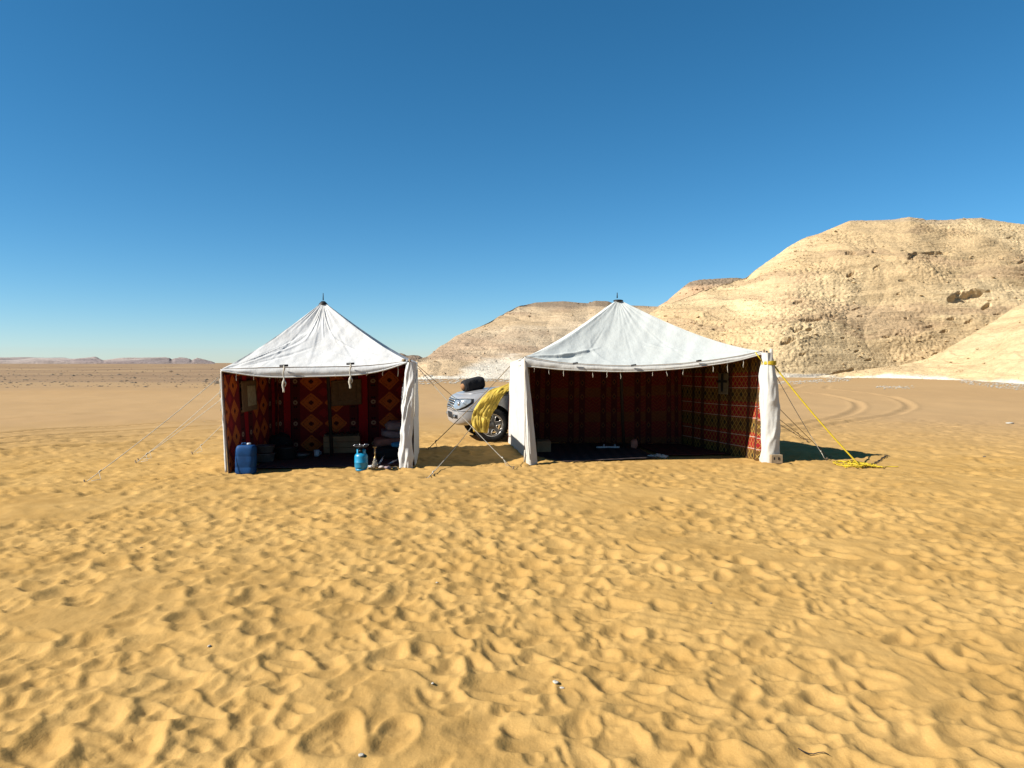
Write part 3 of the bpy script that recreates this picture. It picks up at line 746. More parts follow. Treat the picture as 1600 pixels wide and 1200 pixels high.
def rope(name, parent, mat, a, b, r=0.008, sag=0.03, n=12):
    a, b = np.asarray(a, float), np.asarray(b, float)
    pts = [lerp(a, b, t) - np.array((0, 0, sag * 4 * t * (1 - t))) for t in np.linspace(0, 1, n)]
    return MB().tube(pts, r, 6).build(name, mat, parent)
def guy(parent, mat, a, b, r=0.0055, sag=0.03, knot=0.35):
    """guy rope with its slip knot and the stake that holds it"""
    b = np.array((b[0], b[1], gz(b[0], b[1]) + 0.02))
    m = MB(); n = 14
    pts = [lerp(a, b, t) - np.array((0, 0, sag * 4 * t * (1 - t))) for t in np.linspace(0, 1, n)]
    m.tube(pts, r, 6)
    if knot:
        k = lerp(a, b, 1 - knot * 0.25); m.tube([lerp(a, b, 1 - knot * 0.30), k], r * 1.9, 6)
        m.tube([k, k + np.array((0.04, -0.02, -0.10)), b + np.array((0.07, 0.0, 0.01))], r * 0.8, 5)
    o = m.build('guy_rope', mat, parent)
    dirv = np.asarray(a) - b; dirv[2] = 0; dirv /= np.linalg.norm(dirv) + 1e-9
    s_ = MB(); s_.tube([b - dirv * 0.03 + np.array((0, 0, 0.03)), b + dirv * 0.02 + np.array((0, 0, -0.12))], [0.012, 0.009], 7)
    s_.build('stake', M['wood'], o)
    return o
def tie_string(parent, top, length, seed, r=0.006):
    rg = random.Random(seed); p = np.asarray(top, float); pts = [p]
    for i in range(1, 5):
        pts.append(p + np.array((rg.uniform(-0.008, 0.008), rg.uniform(-0.006, 0.006), -length * i / 4)))
    return MB().tube(pts, r, 6).build('tie_string', M['rope'], parent)

def roll(name, parent, mat, base, top, r0, seed, nt=70, nth=48, prof=None, fold=0.016, spiral=3.0):
    base = np.asarray(base, float); top = np.asarray(top, float)
    t = np.linspace(0, 1, nt)[:, None]; th = np.linspace(0, 2 * math.pi, nth, endpoint=False)[None]
    pr = np.interp(t, *zip(*(prof or [(0, 1), (1, 1)])))
    H = top[2] - base[2]
    r = r0 * pr + fold * np.sin(2 * th + spiral * t * 4) * 0.35 + fold * noise3(np.cos(th) * 1.6 + t * 2.0, np.sin(th) * 1.6, t * H * 2.6, seed)
    rid = 1 - np.abs(noise3(np.cos(th) * 1.3 - t * 2.5, np.sin(th) * 1.3 + t * 1.5, t * H * 1.9, seed + 3)) * 3.4
    r = r + fold * 0.9 * np.clip(rid, -0.5, 1)
    r = r * pr / np.maximum(pr, 0.02) if prof is None else r
    wob = 0.018 * np.sin(t * 5 + seed)
    P = np.stack([base[0] + (top[0] - base[0]) * t + wob + r * np.cos(th), base[1] + (top[1] - base[1]) * t + r * np.sin(th), base[2] + H * t + 0 * th], -1)
    return grid_obj(name, P, mat, parent, np.stack([th * r0 + 0 * t, t * H + 0 * th], -1), wrap=True)

# ---- left tent
FL, FR, BR, BL = [np.array((x, y, 0.0)) for x, y in TENT_L]
cenL = np.array((-3.08, 13.05, 1.0))
apexL = at(505, 471, 13.05)
tl = thing('canvas_tent', 'white canvas tent, left of the two, with open front and orange diamond lining', 'tent', tuple(cenL * (1, 1, 0)), group='white canvas tents pitched side by side')
dF = lambda px, a, b, da, db: da + (db - da) * (px - a) / (b - a)
def front_pts(pp, a, b, da, db): return [at(x, y, dF(x, a, b, da, db)) for x, y in pp]
eaveL = front_pts([(345, 577), (372, 576), (402, 575), (440, 574), (480, 573.5), (520, 573), (560, 572), (600, 569), (638, 564)], 345, 638, 11.40, 12.10)
hemL = front_pts([(347, 579), (372, 583), (402, 587), (440, 589), (480, 588), (520, 587), (560, 585), (600, 578), (636, 566)], 345, 638, 11.36, 12.06)
FLt, FRt = eaveL[0], eaveL[-1]
BLt = np.array((-4.45, 14.10, 1.66)); BRt = np.array((-1.85, 14.60, 1.70))
EF = poly_pts(eaveL, 110)
fl_lines = [(0.02, 0.98, 0.36, 0.42, 0.034, 0.024), (0.05, 0.90, 0.30, 0.50, 0.026, -0.016), (0.10, 0.93, 0.42, 0.50, 0.032, 0.016), (0.18, 0.78, 0.40, 0.40, 0.026, 0.013), (0.13, 0.96, 0.50, 0.62, 0.022, -0.014),
            (0.97, 0.97, 0.66, 0.45, 0.025, 0.016), (0.90, 0.98, 0.62, 0.70, 0.022, 0.012), (0.45, 0.12, 0.40, 0.55, 0.022, 0.014), (0.56, 0.10, 0.58, 0.5, 0.02, 0.012), (0.50, 0.1, 0.5, 0.42, 0.016, -0.012), (0.62, 0.12, 0.70, 0.6, 0.02, 0.012)]
roof_panel('roof_panel', tl, M['canvas'], apexL, EF, cenL, 301, 0.07, fl_lines, nv=90)
for k_, (a, b) in enumerate(((FRt, BRt), (BRt, BLt), (BLt, FLt))):
    roof_panel('roof_panel', tl, M['canvas'], apexL, poly_pts([a, lerp(a, b, 0.5) - np.array((0, 0, 0.05)), b], 60), cenL, 305 + k_, 0.07, nv=50)
for a, b in ((FLt, FRt), (FRt, BRt), (BRt, BLt), (BLt, FLt)):
    ee = poly_pts(eaveL, 40) if a is FLt and b is FRt else poly_pts([a, lerp(a, b, 0.5) - np.array((0, 0, 0.05)), b], 30)
    roof_panel('roof_lining', tl, M['diamond'], apexL, ee, cenL, 330, 0.07, nv=24, drop=0.045)
HT = poly_pts(eaveL, 110); HB = poly_pts(hemL, 110); v = np.linspace(0, 1, 10)[:, None, None]
Pv = HT[None] * (1 - v) + HB[None] * v
uu = np.linspace(0, 1, 110)[None]; vv = v[..., 0]
Pv[..., 1] -= 0.028 * np.sin(np.pi * np.clip(vv, 0, 1)) * 1.0 + 0.012 * noise3(uu * 14, vv * 1.5, 0, 340) * sstep(0, 0.4, vv) - 0.004
Pv[..., 1] -= 0.012
grid_obj('valance', Pv, M['canvas'], tl, thick=0.006)
MB().tube([p + np.array((0, -0.03, -0.004)) for p in HB], 0.011, 7).build('valance_hem', M['canvas'], tl)
MB().tube([p + np.array((0, -0.016, 0.002)) for p in HT], 0.005, 6).build('eave_cord', M['rope_brown'], tl)
# walls: canvas outside, printed lining inside
FLb = np.array((-4.34, 11.36, -0.06)); FRb = np.array((-1.66, 12.12, -0.06)); BRb = np.array((-1.83, 14.62, -0.06)); BLb = np.array((-4.45, 14.12, -0.06))
lw_len = 2.76
mid = lambda a, b, o=(0, 0, 0): lerp(a, b, 0.5) + np.array(o)
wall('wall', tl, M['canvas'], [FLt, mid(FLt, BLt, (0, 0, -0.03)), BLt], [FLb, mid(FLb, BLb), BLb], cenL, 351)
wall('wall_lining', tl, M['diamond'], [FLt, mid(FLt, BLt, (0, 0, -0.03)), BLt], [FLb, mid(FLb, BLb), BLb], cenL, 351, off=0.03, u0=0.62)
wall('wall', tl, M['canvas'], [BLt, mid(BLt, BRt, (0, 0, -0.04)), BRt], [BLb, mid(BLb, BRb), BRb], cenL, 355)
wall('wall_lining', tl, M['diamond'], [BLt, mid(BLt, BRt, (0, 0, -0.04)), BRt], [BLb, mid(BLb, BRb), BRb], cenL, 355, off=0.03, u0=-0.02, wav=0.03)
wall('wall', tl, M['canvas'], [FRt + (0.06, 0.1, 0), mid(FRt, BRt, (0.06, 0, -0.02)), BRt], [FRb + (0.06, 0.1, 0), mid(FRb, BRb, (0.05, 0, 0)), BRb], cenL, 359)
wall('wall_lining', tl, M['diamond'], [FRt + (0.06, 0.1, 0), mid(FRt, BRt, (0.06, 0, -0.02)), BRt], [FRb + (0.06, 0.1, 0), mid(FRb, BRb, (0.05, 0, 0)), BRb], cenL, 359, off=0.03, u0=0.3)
# folded white hem on the front edge of the left wall
hp = [at(345.5, 579, 11.36), at(346.5, 610, 11.35), at(348.5, 645, 11.35), at(351, 690, 11.35), at(353.5, 738, 11.35)]
MB().tube(list(poly_pts(hp, 24)), [0.010 + 0.009 * t for t in np.linspace(0, 1, 24)], 9).build('wall_hem', M['canvas'], tl)
# patches that cover the wall windows
def wall_patch(name, parent, mat, top, bot, cen, u0, u1, v0, v1, off, seed, ru=0.0):
    a, b = lerp(top[0], top[1], u0), lerp(top[0], top[1], u1); c, d = lerp(bot[0], bot[1], u0), lerp(bot[0], bot[1], u1)
    n = 16; U = np.linspace(0, 1, n)[None, :, None]; W_ = np.linspace(v0, v1, n)[:, None, None]
    T = a * (1 - U) + b * U; B = c * (1 - U) + d * U
    P = T * (1 - W_) + B * W_
    N = normals(P); N *= -out_sign(P, N, cen)
    dd = off + 0.006 * noise3(U[..., 0] * 3 + seed, W_[..., 0] * 9, 0, seed)
    P = P + N * dd[..., None]
    P[..., 2] += ru * (U[..., 0] - 0.5)
    return grid_obj(name, P, mat, parent, thick=0.004)
pw = wall_patch('window_patch', tl, M['patch'], (FLt, BLt), (FLb, BLb), cenL, 0.23, 0.50, 0.13, 0.43, 0.066, 3)
wall_patch('window_pane', pw, M['pane'], (FLt, BLt), (FLb, BLb), cenL, 0.32, 0.47, 0.18, 0.38, 0.080, 4)
pw2 = wall_patch('window_patch', tl, M['patch'], (BLt, BRt), (BLb, BRb), cenL, 0.375, 0.590, 0.175, 0.455, 0.085, 5, 0.03)
wall_patch('window_pane', pw2, M['patch'], (BLt, BRt), (BLb, BRb), cenL, 0.425, 0.555, 0.20, 0.40, 0.10, 6, 0.02)
# poles, cap, spike
pb = np.array((-3.26, 13.45, -0.05))
MB().tube([pb, lerp(pb, apexL, 0.5) + (0.01, 0, 0), apexL + (0, 0, -0.03)], 0.032, 10).build('centre_pole', M['darkwood'], tl)
cp = MB().lathe([(0.0, 0.022), (0.030, 0.018), (0.060, -0.012), (0.080, -0.038), (0.074, -0.044), (0.05, -0.014), (0.0, -0.004)], tuple(apexL - (0, 0, 0.014)), 20).build('apex_cap', M['iron'], tl)
MB().tube([apexL + (0, 0, 0.02), apexL + (0, 0, 0.145)], [0.010, 0.006], 8).build('spike', M['iron'], cp)
# rolled front flap at the right post
roll('rolled_flap', tl, M['canvas'], (-1.72, 12.06, -0.05), tuple(at(640, 566, 12.08)), 0.092, 361, prof=[(0, 1.12), (0.06, 1.05), (0.5, 1.0), (0.9, 0.9), (1, 0.75)], fold=0.020)
MB().tube([at(652, 578, 12.14), at(649, 600, 12.0), at(648, 640, 11.98), at(647, 651, 11.98)], 0.007, 6).build('tie_string', M['rope'], tl)
MB().blob(tuple(at(631, 563, 12.06)), (0.035, 0.03, 0.022), 4, 0.3).build('corner_knot', M['rope_brown'], tl)
MB().tube([np.array((-1.72, 12.10, -0.1)), at(640, 561, 12.10)], 0.022, 9).build('corner_pole', M['wood'], tl)
# toggles with knotted ropes on the front
for (px, y0, y1, w0) in ((443.5, 571, 613, 13), (547.5, 568, 607, 12)):
    d_ = dF(px, 345, 638, 11.36, 12.06) - 0.05
    tg = MB().tube([at(px - w0 / 2, y0 + 0.6, d_), at(px + w0 / 2, y0, d_)], 0.017, 8).build('toggle', M['iron'], tl)
    rp = MB(); a = at(px, y0, d_ - 0.02); b = at(px - 1.0, y1, d_ - 0.02); n = 20
    pts = [lerp(a, b, t) + np.array((0.008 * math.sin(t * 15), 0, 0)) for t in np.linspace(0, 1, n)]
    rad = [0.010 + 0.013 * math.exp(-((t - 0.62) / 0.09) ** 2) + 0.008 * math.exp(-((t - 0.12) / 0.05) ** 2) + 0.007 * (t > 0.70) for t in np.linspace(0, 1, n)]
    rp.tube(pts, rad, 8); rp.tube([pts[11] + np.array((0.02, 0, 0)), pts[13] + np.array((0.045, 0, 0)), pts[15] + np.array((0.03, 0, 0))], 0.008, 6)
    rp.build('tassel_rope', M['rope'], tl)
for i_, (px, py, ln) in enumerate(((369, 582, 14), (396, 586, 9), (421, 588, 5), (473, 588, 3), (524, 586, 4), (573, 583, 5), (598, 578, 10), (622, 570, 19))):
    d_ = dF(px, 345, 638, 11.36, 12.06) - 0.02
    tie_string(tl, at(px, py - 1, d_), ln / FPX * d_, i_)
# left guy ropes and the ones that run right into the gap
gpt = lambda px, py: np.array(gp(px, py) + (0.0,))
guy(tl, M['rope'], FLt + (-0.04, 0, -0.13), gpt(135, 757))
guy(tl, M['rope'], lerp(FLt, BLt, 0.34) + (-0.04, 0, -0.1), gpt(214, 727))
guy(tl, M['rope'], lerp(FLt, BLt, 0.60) + (-0.04, 0, -0.1), gpt(218, 722))
guy(tl, M['rope'], BLt + (-0.04, 0, -0.08), gpt(302, 710))
guy(tl, M['rope'], at(652, 573, 12.2), gpt(800, 735))
guy(tl, M['rope_brown'], BRt + (0.0, 0, -0.05), gpt(772, 672), r=0.006)
for (px, py, L_) in ((343.5, 592, 0.28), (345, 622, 0.2), (347.5, 652, 0.16), (350, 700, 0.2)):
    tie_string(tl, at(px, py, 11.36), L_, px)

# ---- right tent
FL, FR, BR, BL = [np.array((x, y, 0.0)) for x, y in TENT_R]
cenR = np.array((2.08, 14.15, 1.0)); apexR = at(966, 467.5, 14.15)
trt = thing('canvas_tent', 'pale green canvas tent, right and wider of the two, with dark red interior', 'tent', tuple(cenR * (1, 1, 0)), group='white canvas tents pitched side by side')
eaveR = front_pts([(819, 557), (845, 562), (875, 566.5), (910, 569), (950, 571), (990, 571.5), (1030, 570), (1070, 567.5), (1110, 563), (1150, 557), (1190, 549)], 819, 1190, 12.42, 12.90)
hemR = front_pts([(820, 572), (845, 574), (875, 577), (910, 578.5), (950, 580), (990, 580), (1030, 578), (1070, 575), (1110, 570), (1150, 563.5), (1190, 553)], 819, 1190, 12.38, 12.86)
FLt, FRt = eaveR[0], eaveR[-1]
BLt = at(797, 566, 15.70); BRt = np.array((3.56, 15.60, 1.84))
EF = poly_pts(eaveR, 130)
fr_lines = [(0.22, 0.55, 0.42, 0.95, 0.03, 0.008), (0.02, 0.985, 0.27, 0.70, 0.050, 0.030), (0.05, 0.97, 0.27, 0.79, 0.035, -0.022), (0.10, 0.93, 0.33, 0.62, 0.03, 0.018), (0.98, 0.98, 0.80, 0.72, 0.028, 0.018), (0.95, 0.95, 0.62, 0.55, 0.03, 0.014), (0.62, 0.62, 0.86, 0.86, 0.03, 0.012), (0.3, 0.88, 0.66, 0.93, 0.03, 0.012)]
roof_panel('roof_panel', trt, M['canvas_mint'], apexR, EF, cenR, 401, 0.13, fr_lines, nv=90, gather=0.006, crumple=0.008)
for k_, (a, b) in enumerate(((FRt, BRt), (BRt, BLt), (BLt, FLt))):
    roof_panel('roof_panel', trt, M['canvas_mint'], apexR, poly_pts([a, mid(a, b, (0, 0, -0.05)), b], 60), cenR, 405 + k_, 0.13, nv=50)
for a, b in ((FLt, FRt), (FRt, BRt), (BRt, BLt), (BLt, FLt)):
    ee = poly_pts(eaveR, 40) if a is FLt and b is FRt else poly_pts([a, mid(a, b, (0, 0, -0.05)), b], 30)
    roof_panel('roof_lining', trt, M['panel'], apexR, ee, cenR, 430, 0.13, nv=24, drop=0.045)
HT = poly_pts(eaveR, 130); HB = poly_pts(hemR, 130); uu = np.linspace(0, 1, 130)[None]
Pv = HT[None] * (1 - v) + HB[None] * v
Pv[..., 1] -= 0.022 * np.sin(np.pi * vv) + 0.012 * noise3(uu * 16, vv * 1.5, 0, 440) * sstep(0, 0.4, vv) + 0.006
grid_obj('valance', Pv, M['canvas_old'], trt, thick=0.006)
MB().tube([p + np.array((0, -0.012, -0.004)) for p in HB], 0.010, 7).build('valance_hem', M['canvas_old'], trt)
MB().tube([p + np.array((0, -0.03, 0.004)) for p in HT], 0.006, 6).build('eave_cord', M['rope_brown'], trt)
for px in (899, 990, 1092):
    d_ = dF(px, 819, 1190, 12.34, 12.82); py = np.interp(px, [819, 899, 990, 1092, 1190], [560, 567, 570, 563, 550])
    MB().tube([at(px - 4, py + 1, d_), at(px + 4, py, d_)], 0.014, 7).build('toggle', M['iron'], trt)
FLb = np.array((0.40, 12.42, -0.06)); FRb = np.array((4.30, 12.95, -0.06)); BRb = np.array((3.58, 15.60, -0.06)); BLb = np.array((-0.09, 15.70, -0.06))
lt = [FLt + (0.01, 0.02, 0), mid(FLt, BLt, (0, 0, -0.02)), BLt]; lb = [FLb + (-0.10, 0.05, 0), mid(FLb, BLb, (-0.02, 0, 0)), BLb]
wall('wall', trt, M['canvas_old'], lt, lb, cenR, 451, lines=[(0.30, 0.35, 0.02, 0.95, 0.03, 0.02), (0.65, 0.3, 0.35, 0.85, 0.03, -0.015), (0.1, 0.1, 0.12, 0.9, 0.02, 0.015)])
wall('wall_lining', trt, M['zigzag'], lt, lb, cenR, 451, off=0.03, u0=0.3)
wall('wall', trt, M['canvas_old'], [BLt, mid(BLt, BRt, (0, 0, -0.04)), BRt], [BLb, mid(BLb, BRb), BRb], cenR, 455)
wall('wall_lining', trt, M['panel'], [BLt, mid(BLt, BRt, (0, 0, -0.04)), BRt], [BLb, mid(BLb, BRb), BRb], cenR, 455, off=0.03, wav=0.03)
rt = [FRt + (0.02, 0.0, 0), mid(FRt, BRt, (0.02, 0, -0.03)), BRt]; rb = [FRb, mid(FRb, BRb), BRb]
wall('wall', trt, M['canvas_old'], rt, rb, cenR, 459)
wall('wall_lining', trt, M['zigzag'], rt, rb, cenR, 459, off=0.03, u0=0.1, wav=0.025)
# front edge of the right lining turned forward beside the rolled flap
wall('lining_edge', trt, M['zigzag'], [FRt + (-0.015, -0.01, -0.02), FRt + (0.05, -0.05, -0.02), FRt + (0.13, -0.05, -0.03)], [FRb + (-0.06, -0.01, 0.0), FRb + (0.0, -0.05, 0), FRb + (0.08, -0.05, 0)], cenR, 462, nu=14, u0=0.02, wav=0.01)
# narrow front flap at the left corner, foot pulled inwards
ft = [at(817, 560, 12.36), at(820.5, 566, 12.33), at(824, 574, 12.36)]; fb = [at(822, 727, 12.30), at(830, 729, 12.26), at(840, 728, 12.34)]
wall('front_flap', trt, M['canvas_old'], ft, fb, cenR, 466, nu=30, nv=70, wav=0.02, lines=[(0.4, 0.1, 0.5, 0.95, 0.02, 0.03), (0.75, 0.05, 0.8, 0.7, 0.02, -0.02), (0.15, 0.3, 0.2, 0.9, 0.015, 0.02)])
MB().tube([at(820, 560, 12.28), at(820.5, 640, 12.24), at(820, 712, 12.22)], 0.006, 6).build('flap_cord', M['rope_brown'], trt)
MB().tube([at(820, 703, 12.21), at(820.5, 712, 12.20), at(819.5, 722, 12.20)], [0.010, 0.020, 0.012], 8).build('cord_knot', M['rope'], trt)
MB().tube([np.array((0.34, 12.56, -0.1)), FLt + (0.06, 0.06, -0.01)], 0.022, 9).build('corner_pole', M['wood'], trt)
# barred window in the right wall
def rw(u0, u1, v0, v1, name, par, mat, off, seed): return wall_patch(name, par, mat, (FRt, BRt), (FRb, BRb), cenR, u0, u1, v0, v1, off, seed)
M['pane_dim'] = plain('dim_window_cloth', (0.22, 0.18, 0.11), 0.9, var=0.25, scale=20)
wnd = rw(0.33, 0.455, 0.19, 0.395, 'window', trt, M['pane_dim'], 0.068, 12)
rw(0.385, 0.41, 0.20, 0.37, 'window_bar', wnd, M['black'], 0.084, 13); rw(0.335, 0.46, 0.258, 0.282, 'window_bar', wnd, M['black'], 0.090, 14)
pb = np.array((2.22, 14.75, -0.05))
MB().tube([pb, lerp(pb, apexR, 0.5), apexR + (0, 0, -0.03)], 0.032, 10).build('centre_pole', M['darkwood'], trt)
cp = MB().lathe([(0.0, 0.014), (0.06, 0.012), (0.092, 0.002), (0.096, -0.014), (0.086, -0.022), (0.0, -0.01)], tuple(apexR - (0, 0, 0.022)), 20).build('apex_cap', M['iron'], trt)
MB().tube([apexR + (-0.02, 0, 0.02), apexR + (-0.02, 0, 0.125)], [0.012, 0.007], 8).build('spike', M['iron'], cp)
# rolled front flap at the right post: wrapped poles, yellow lashing
rb0 = np.array((4.45, 12.80, -0.05)); rt0 = at(1200, 551, 12.80)
rf = roll('rolled_flap', trt, M['canvas_old'], rb0, rt0, 0.148, 471, nt=110, nth=64, prof=[(0, 1.12), (0.04, 1.08), (0.12, 1.0), (0.5, 1.0), (0.78, 0.95), (0.865, 0.80), (0.90, 0.68), (0.93, 0.72), (1.0, 0.62)], fold=0.015, spiral=1.3)
zb = hz(567, 12.84); tq = (zb - rb0[2]) / (rt0[2] - rb0[2]); cb = lerp(rb0, rt0, tq)
lash = MB()
for k_ in range(4):
    lash.tube([cb + np.array((0.116 * math.cos(a) + 0.012, 0.116 * math.sin(a), -0.024 + 0.016 * k_ + 0.004 * math.sin(a * 2 + k_))) for a in np.linspace(0, 2 * math.pi, 29)], 0.010, 6, False)
lash.tube([cb + (-0.1, -0.04, 0.0), cb + (-0.17, -0.03, 0.10), cb + (-0.22, 0, 0.18)], 0.010, 6)
lash.build('lashing', M['yellow_rope'], rf)
for (px0, px1, py, rr0, mt) in ((1194, 1193.5, 546, 0.020, 'wood'), (1198, 1198, 548, 0.018, 'darkwood'), (1204, 1205, 545, 0.026, 'rope')):
    MB().tube([at(px0, 575, 12.84), at(px1, py, 12.84)], rr0, 8).build('pole_end', M[mt], rf)
for i_, (px, ln) in enumerate(((835, 10), (858, 12), (880, 13), (926, 13), (948, 12), (970, 14), (1019.5, 11), (1042, 13), (1067.5, 13), (1114, 14), (1137, 19), (1161.5, 16))):
    d_ = dF(px, 819, 1190, 12.38, 12.86) - 0.01; py = np.interp(px, [820, 845, 875, 910, 950, 990, 1030, 1070, 1110, 1150, 1190], [572, 574, 577, 578.5, 580, 580, 578, 575, 570, 563.5, 553])
    tie_string(trt, at(px, py - 1, d_), (ln - 1) / FPX * d_, i_ + 50, 0.0048)
# guy ropes of the right tent
guy(trt, M['rope_brown'], BLt + (0, 0, -0.08), gpt(668, 703), r=0.008)
guy(trt, M['rope'], at(1213, 588, 12.86), gpt(1290, 720))
guy(trt, M['rope_brown'], lerp(FRt, BRt, 0.35) + (0.03, 0, -0.1), gpt(1296, 716), r=0.006)
guy(trt, M['rope_brown'], lerp(FRt, BRt, 0.66) + (0.03, 0, -0.1), gpt(1260, 690), r=0.006)
guy(trt, M['rope_brown'], BRt + (0.03, 0, -0.1), gpt(1257, 688), r=0.006)
# ------------------------------------------------------------------ things in and around the tents
def put(m, name, mat, label, cat, group=None): o = m.build(name, mat); return tag(o, label, cat, group)
M['blue_can'] = plain('blue_plastic', (0.008, 0.062, 0.19), 0.6, var=0.35, scale=5, spec=0.15, bump=0.1, bscale=8)
M['cyan_paint'] = plain('sky_blue_paint', (0.010, 0.30, 0.52), 0.38, var=0.10, scale=9, spec=0.5)
M['grey_metal'] = plain('dull_grey_metal', (0.17, 0.165, 0.16), 0.42, 0.7, var=0.25)
M['chrome'] = plain('bright_metal', (0.55, 0.55, 0.55), 0.25, 0.9, var=0.1)
M['white_pl'] = plain('white_plastic', (0.66, 0.68, 0.70), 0.5, var=0.1)
M['card'] = plain('brown_cardboard', (0.36, 0.22, 0.11), 0.9, var=0.2, scale=6)
M['cardlt'] = plain('pale_board', (0.42, 0.30, 0.17), 0.9, var=0.25, scale=9)
M['rose'] = plain('rose_blanket', (0.55, 0.21, 0.14), 0.95, var=0.3, scale=7, bump=0.4, bscale=12)
M['mauve'] = plain('mauve_blanket', (0.40, 0.29, 0.28), 0.95, var=0.3, scale=6, bump=0.5, bscale=10)
M['greycl'] = plain('grey_blanket', (0.60, 0.52, 0.46), 0.95, var=0.25, scale=6, bump=0.5, bscale=10)
M['bluecl'] = plain('blue_pouch', (0.05, 0.34, 0.58), 0.7, var=0.2)
M['brass'] = plain('aged_brass', (0.36, 0.24, 0.10), 0.4, 0.8, var=0.3)
M['ember'] = plain('brown_liquid_glass', (0.17, 0.09, 0.045), 0.12, 0.0, var=0.2, spec=0.6)
g_ = NT('clear_glass'); g_.b.inputs['Transmission Weight'].default_value = 0.85; g_.b.inputs['Roughness'].default_value = 0.08; g_.color((0.75, 0.68, 0.55)); g_.b.inputs['Specular IOR Level'].default_value = 0.5; M['glass'] = g_.m
def mat_stripe(name, a, b, per, axis=0):
    t = NT(name); c = t.sep(t.pos())
    u = t.math('FLOORED_MODULO', t.math('ADD', c[axis], t.math('MULTIPLY', t.noise(t.pos(), 3.0), 0.06)), per)
    f = t.math('GREATER_THAN', u, per * 0.5)
    n = t.ramp(t.noise(t.pos(), 18.0, 4.0), [(0.3, 0.75), (0.7, 1.2)])
    t.color(t.mix(1.0, t.mix(f, a, b), n, 'MULTIPLY')); t.bump(t.noise(t.pos(), 14.0, 4.0), 0.5, 0.02); return t.m
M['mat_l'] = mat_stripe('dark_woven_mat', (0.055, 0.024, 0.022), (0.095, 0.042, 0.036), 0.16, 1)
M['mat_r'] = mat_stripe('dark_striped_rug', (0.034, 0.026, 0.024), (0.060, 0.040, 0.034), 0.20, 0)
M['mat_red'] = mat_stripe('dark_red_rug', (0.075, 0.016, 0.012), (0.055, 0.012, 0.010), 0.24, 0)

def sheet(name, quad, mat, label, cat, z=0.012, nu=50, nv=30, seed=1, amp=0.010, wavy=0.05):
    a, b, c, d = [np.array(p + (0.0,)) for p in quad]
    U = np.linspace(0, 1, nu)[None, :, None]; V_ = np.linspace(0, 1, nv)[:, None, None]
    P = (a * (1 - U) + b * U) * (1 - V_) + (d * (1 - U) + c * U) * V_
    x, y = P[..., 0].copy(), P[..., 1].copy()
    P[..., 1] += wavy * noise3(x * 2.1, y * 0.5, 0, seed + 3) * (1 - V_[..., 0]); 
    P[..., 2] = z + amp * (1 + noise3(x * 2.5, y * 2.5, 0, seed)) + 0.4 * amp * noise3(x * 8, y * 8, 0, seed + 1)
    o = grid_obj(name, P, mat, thick=0.01); tag(o, label, cat); return o
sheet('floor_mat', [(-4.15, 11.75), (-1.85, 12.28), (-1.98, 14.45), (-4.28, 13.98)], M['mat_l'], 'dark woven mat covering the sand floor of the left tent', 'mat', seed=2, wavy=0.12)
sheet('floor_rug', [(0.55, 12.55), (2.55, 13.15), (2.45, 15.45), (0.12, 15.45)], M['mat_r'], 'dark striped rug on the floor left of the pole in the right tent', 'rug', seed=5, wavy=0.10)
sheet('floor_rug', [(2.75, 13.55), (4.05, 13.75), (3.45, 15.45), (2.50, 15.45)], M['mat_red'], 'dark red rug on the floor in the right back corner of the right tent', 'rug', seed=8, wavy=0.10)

# blue jerrycan
bc = at(384, 741, 11.42)
c0 = np.array((bc[0], 11.42, gz(bc[0], 11.42) - 0.02))
jc = thing('jerrycan', 'tall blue plastic jerrycan at the front left corner of the left tent', 'jerrycan', tuple(c0))
nth = 48; hts = [(0.0, 0.90), (0.012, 0.97), (0.03, 1.0), (0.10, 1.0), (0.108, 0.975), (0.118, 1.0), (0.27, 1.005), (0.278, 0.985), (0.288, 1.005), (0.36, 1.0), (0.395, 0.97), (0.425, 0.90), (0.440, 0.80), (0.446, 0.6), (0.447, 0.0)]
th = np.linspace(0, 2 * math.pi, nth, endpoint=False); e = 2 / 4.2
sx = np.sign(np.cos(th)) * np.abs(np.cos(th)) ** e; sy = np.sign(np.sin(th)) * np.abs(np.sin(th)) ** e
P = np.array([[(c0[0] + 0.148 * k * x, c0[1] + 0.10 * k * y, c0[2] + h) for x, y in zip(sx, sy)] for h, k in hts])
lean = (P[..., 2] - c0[2]) * 0.03; P[..., 0] += lean
grid_obj('body', P, M['blue_can'], jc, wrap=True)
cap = MB().lathe([(0.0, 0.03), (0.028, 0.03), (0.032, 0.024), (0.032, 0.0)], (c0[0] + 0.055, c0[1], c0[2] + 0.445), 18).build('cap', M['white_pl'], jc)
MB().tube([c0 + np.array(p) for p in ((-0.06, 0, 0.44), (-0.05, 0, 0.468), (0.0, 0, 0.474), (0.03, 0, 0.44))], 0.012, 8).build('handle', M['blue_can'], jc)

# sky blue gas cylinder with burner on top
gb = at(564.5, 736, 11.74); c0 = np.array((gb[0], 11.74, gz(gb[0], 11.74) - 0.02))
gc = thing('gas_cylinder', 'sky blue camping gas cylinder with black burner at the left tent entrance', 'gas cylinder', tuple(c0))
MB().lathe([(0.085, 0.0), (0.092, 0.0), (0.092, 0.035), (0.085, 0.04)], tuple(c0), 32).build('foot_ring', M['cyan_paint'], gc)
MB().lathe([(0.0, 0.025), (0.07, 0.03), (0.098, 0.05), (0.104, 0.075), (0.104, 0.135), (0.106, 0.138), (0.106, 0.146), (0.104, 0.149), (0.104, 0.225), (0.098, 0.255), (0.075, 0.278), (0.04, 0.288), (0.0, 0.29)], tuple(c0), 36).build('body', M['cyan_paint'], gc)
col_ = MB(); a = np.linspace(R(-58), R(238), 26)
inn = [(0.068 * math.cos(t), 0.068 * math.sin(t)) for t in a]; 
